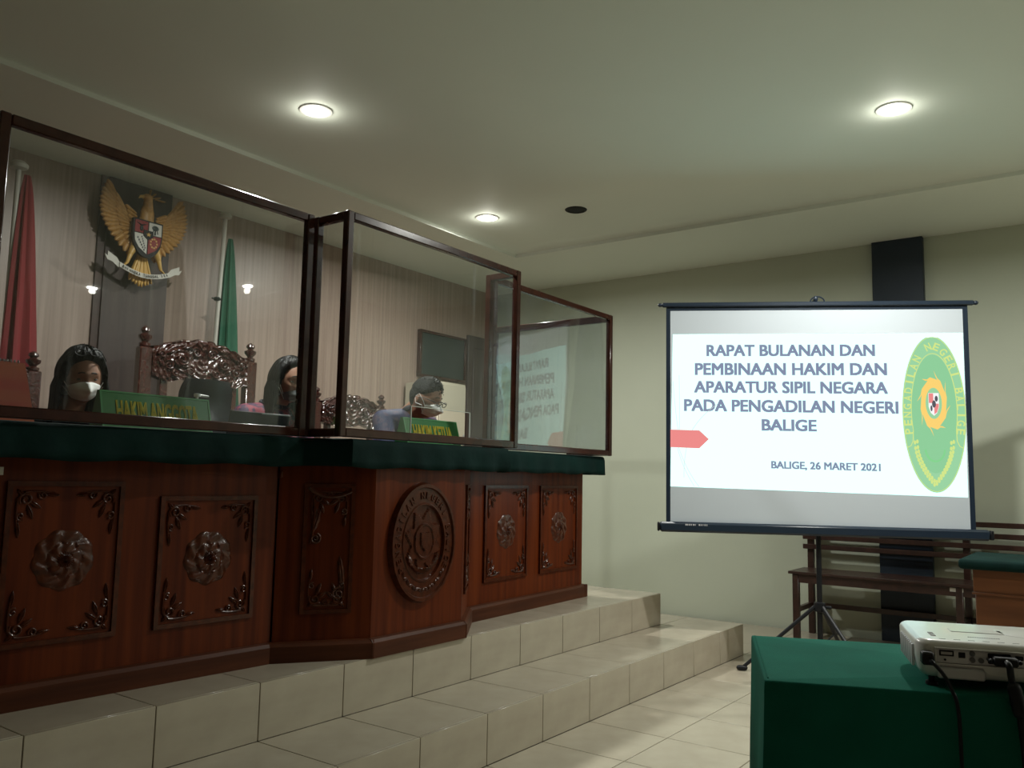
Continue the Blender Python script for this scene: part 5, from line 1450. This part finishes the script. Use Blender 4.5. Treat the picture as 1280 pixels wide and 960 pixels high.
for a, b in ((0.03, 0.03), (0.03, PW_ - 0.03), (PD_ - 0.04, PW_ / 2)):
    m = MB(); m.lathe([(0.001, 0.0), (0.012, 0.0), (0.011, 0.006), (0.006, 0.008), (0.006, 0.020), (0.001, 0.020)], fp(a, b, 0.0005), 16); m.obj('foot', 'black', pj)
m = MB(); m.lathe([(0.001, 0.0), (0.030, 0.0), (0.033, 0.006), (0.033, 0.012), (0.001, 0.012)], fp(PD_ - 0.006, 0.235, 0.055), 28, axis=pu); m.obj('lens', 'black', pj)
# power cable and video cable
def smooth_path(P, n=10):
    P = [Vector(p) for p in P]; out = []
    for i in range(len(P) - 1):
        p0 = P[max(i - 1, 0)]; p1 = P[i]; p2 = P[i + 1]; p3 = P[min(i + 2, len(P) - 1)]
        for k in range(n):
            t = k / n
            out.append(0.5 * ((2 * p1) + (p2 - p0) * t + (2 * p0 - 5 * p1 + 4 * p2 - p3) * t * t + (3 * p1 - p0 - 3 * p2 + p3) * t ** 3))
    out.append(P[-1]); return out
t = thing('power_cable', 'thin black power cable from the projector\'s left corner over the table edge', 'cable', tuple(fp(-0.02, 0.015, -0.2)))
m = MB(); m.box((-0.022, 0.006, 0.045), (0.004, 0.028, 0.070), bev=0.003, mtx=PM); m.obj('plug', 'black', t)
edge = lambda b, z, off: ft(-off, b, z)
def to_table(p):      # table coords of a world point
    d = Vector(p) - TN; return d.dot(tu), d.dot(tv)
ta, tb = to_table(fp(-0.03, 0.03, 0.05))
m = MB(); m.tube(smooth_path([fp(-0.02, 0.020, 0.056), fp(-0.032, 0.024, 0.052), ft(0.008, tb + 0.012, 0.782), ft(-0.006, tb + 0.022, 0.758), ft(-0.016, tb + 0.03, 0.72), ft(-0.028, tb + 0.03, 0.60), ft(-0.034, tb + 0.035, 0.40), ft(-0.05, tb + 0.05, 0.12), ft(-0.12, tb + 0.08, 0.006)]), 0.0036, 8); m.obj('cord', 'black', t)
t = thing('video_cable', 'thick black video cable with a box plug hanging from the projector\'s middle port', 'cable', tuple(fp(-0.02, 0.145, -0.2)))
m = MB(); m.box((-0.030, 0.130, 0.054), (-0.0045, 0.172, 0.070), bev=0.003, mtx=PM); m.obj('plug', 'black', t)
for b in (0.126, 0.176):
    m = MB(); m.cap(fp(-0.022, b, 0.062), fp(-0.006, b, 0.062), 0.0042, 0.0042); m.obj('thumb_screw', 'black', t)
ta, tb = to_table(fp(-0.05, 0.15, 0.05))
m = MB(); m.tube(smooth_path([fp(-0.028, 0.151, 0.062), fp(-0.040, 0.153, 0.056), ft(-0.004, tb + 0.008, 0.785), ft(-0.010, tb + 0.012, 0.760), ft(-0.016, tb + 0.016, 0.725), ft(-0.026, tb + 0.022, 0.60), ft(-0.034, tb + 0.032, 0.40), ft(-0.05, tb + 0.05, 0.12), ft(-0.12, tb + 0.06, 0.008)]), 0.0062, 10); m.obj('cord', 'black', t)
mt = T(ft(-0.004, tb + 0.011, 0.752)) @ Matrix.Rotation(atan2(tu.y, tu.x), 4, 'Z') @ Matrix.Rotation(radians(-38), 4, 'Y')
m = MB(); m.cap(ft(-0.008, tb + 0.011, 0.768), ft(-0.017, tb + 0.016, 0.728), 0.0125, 0.0125); m.obj('ferrite_bead', 'black', t)
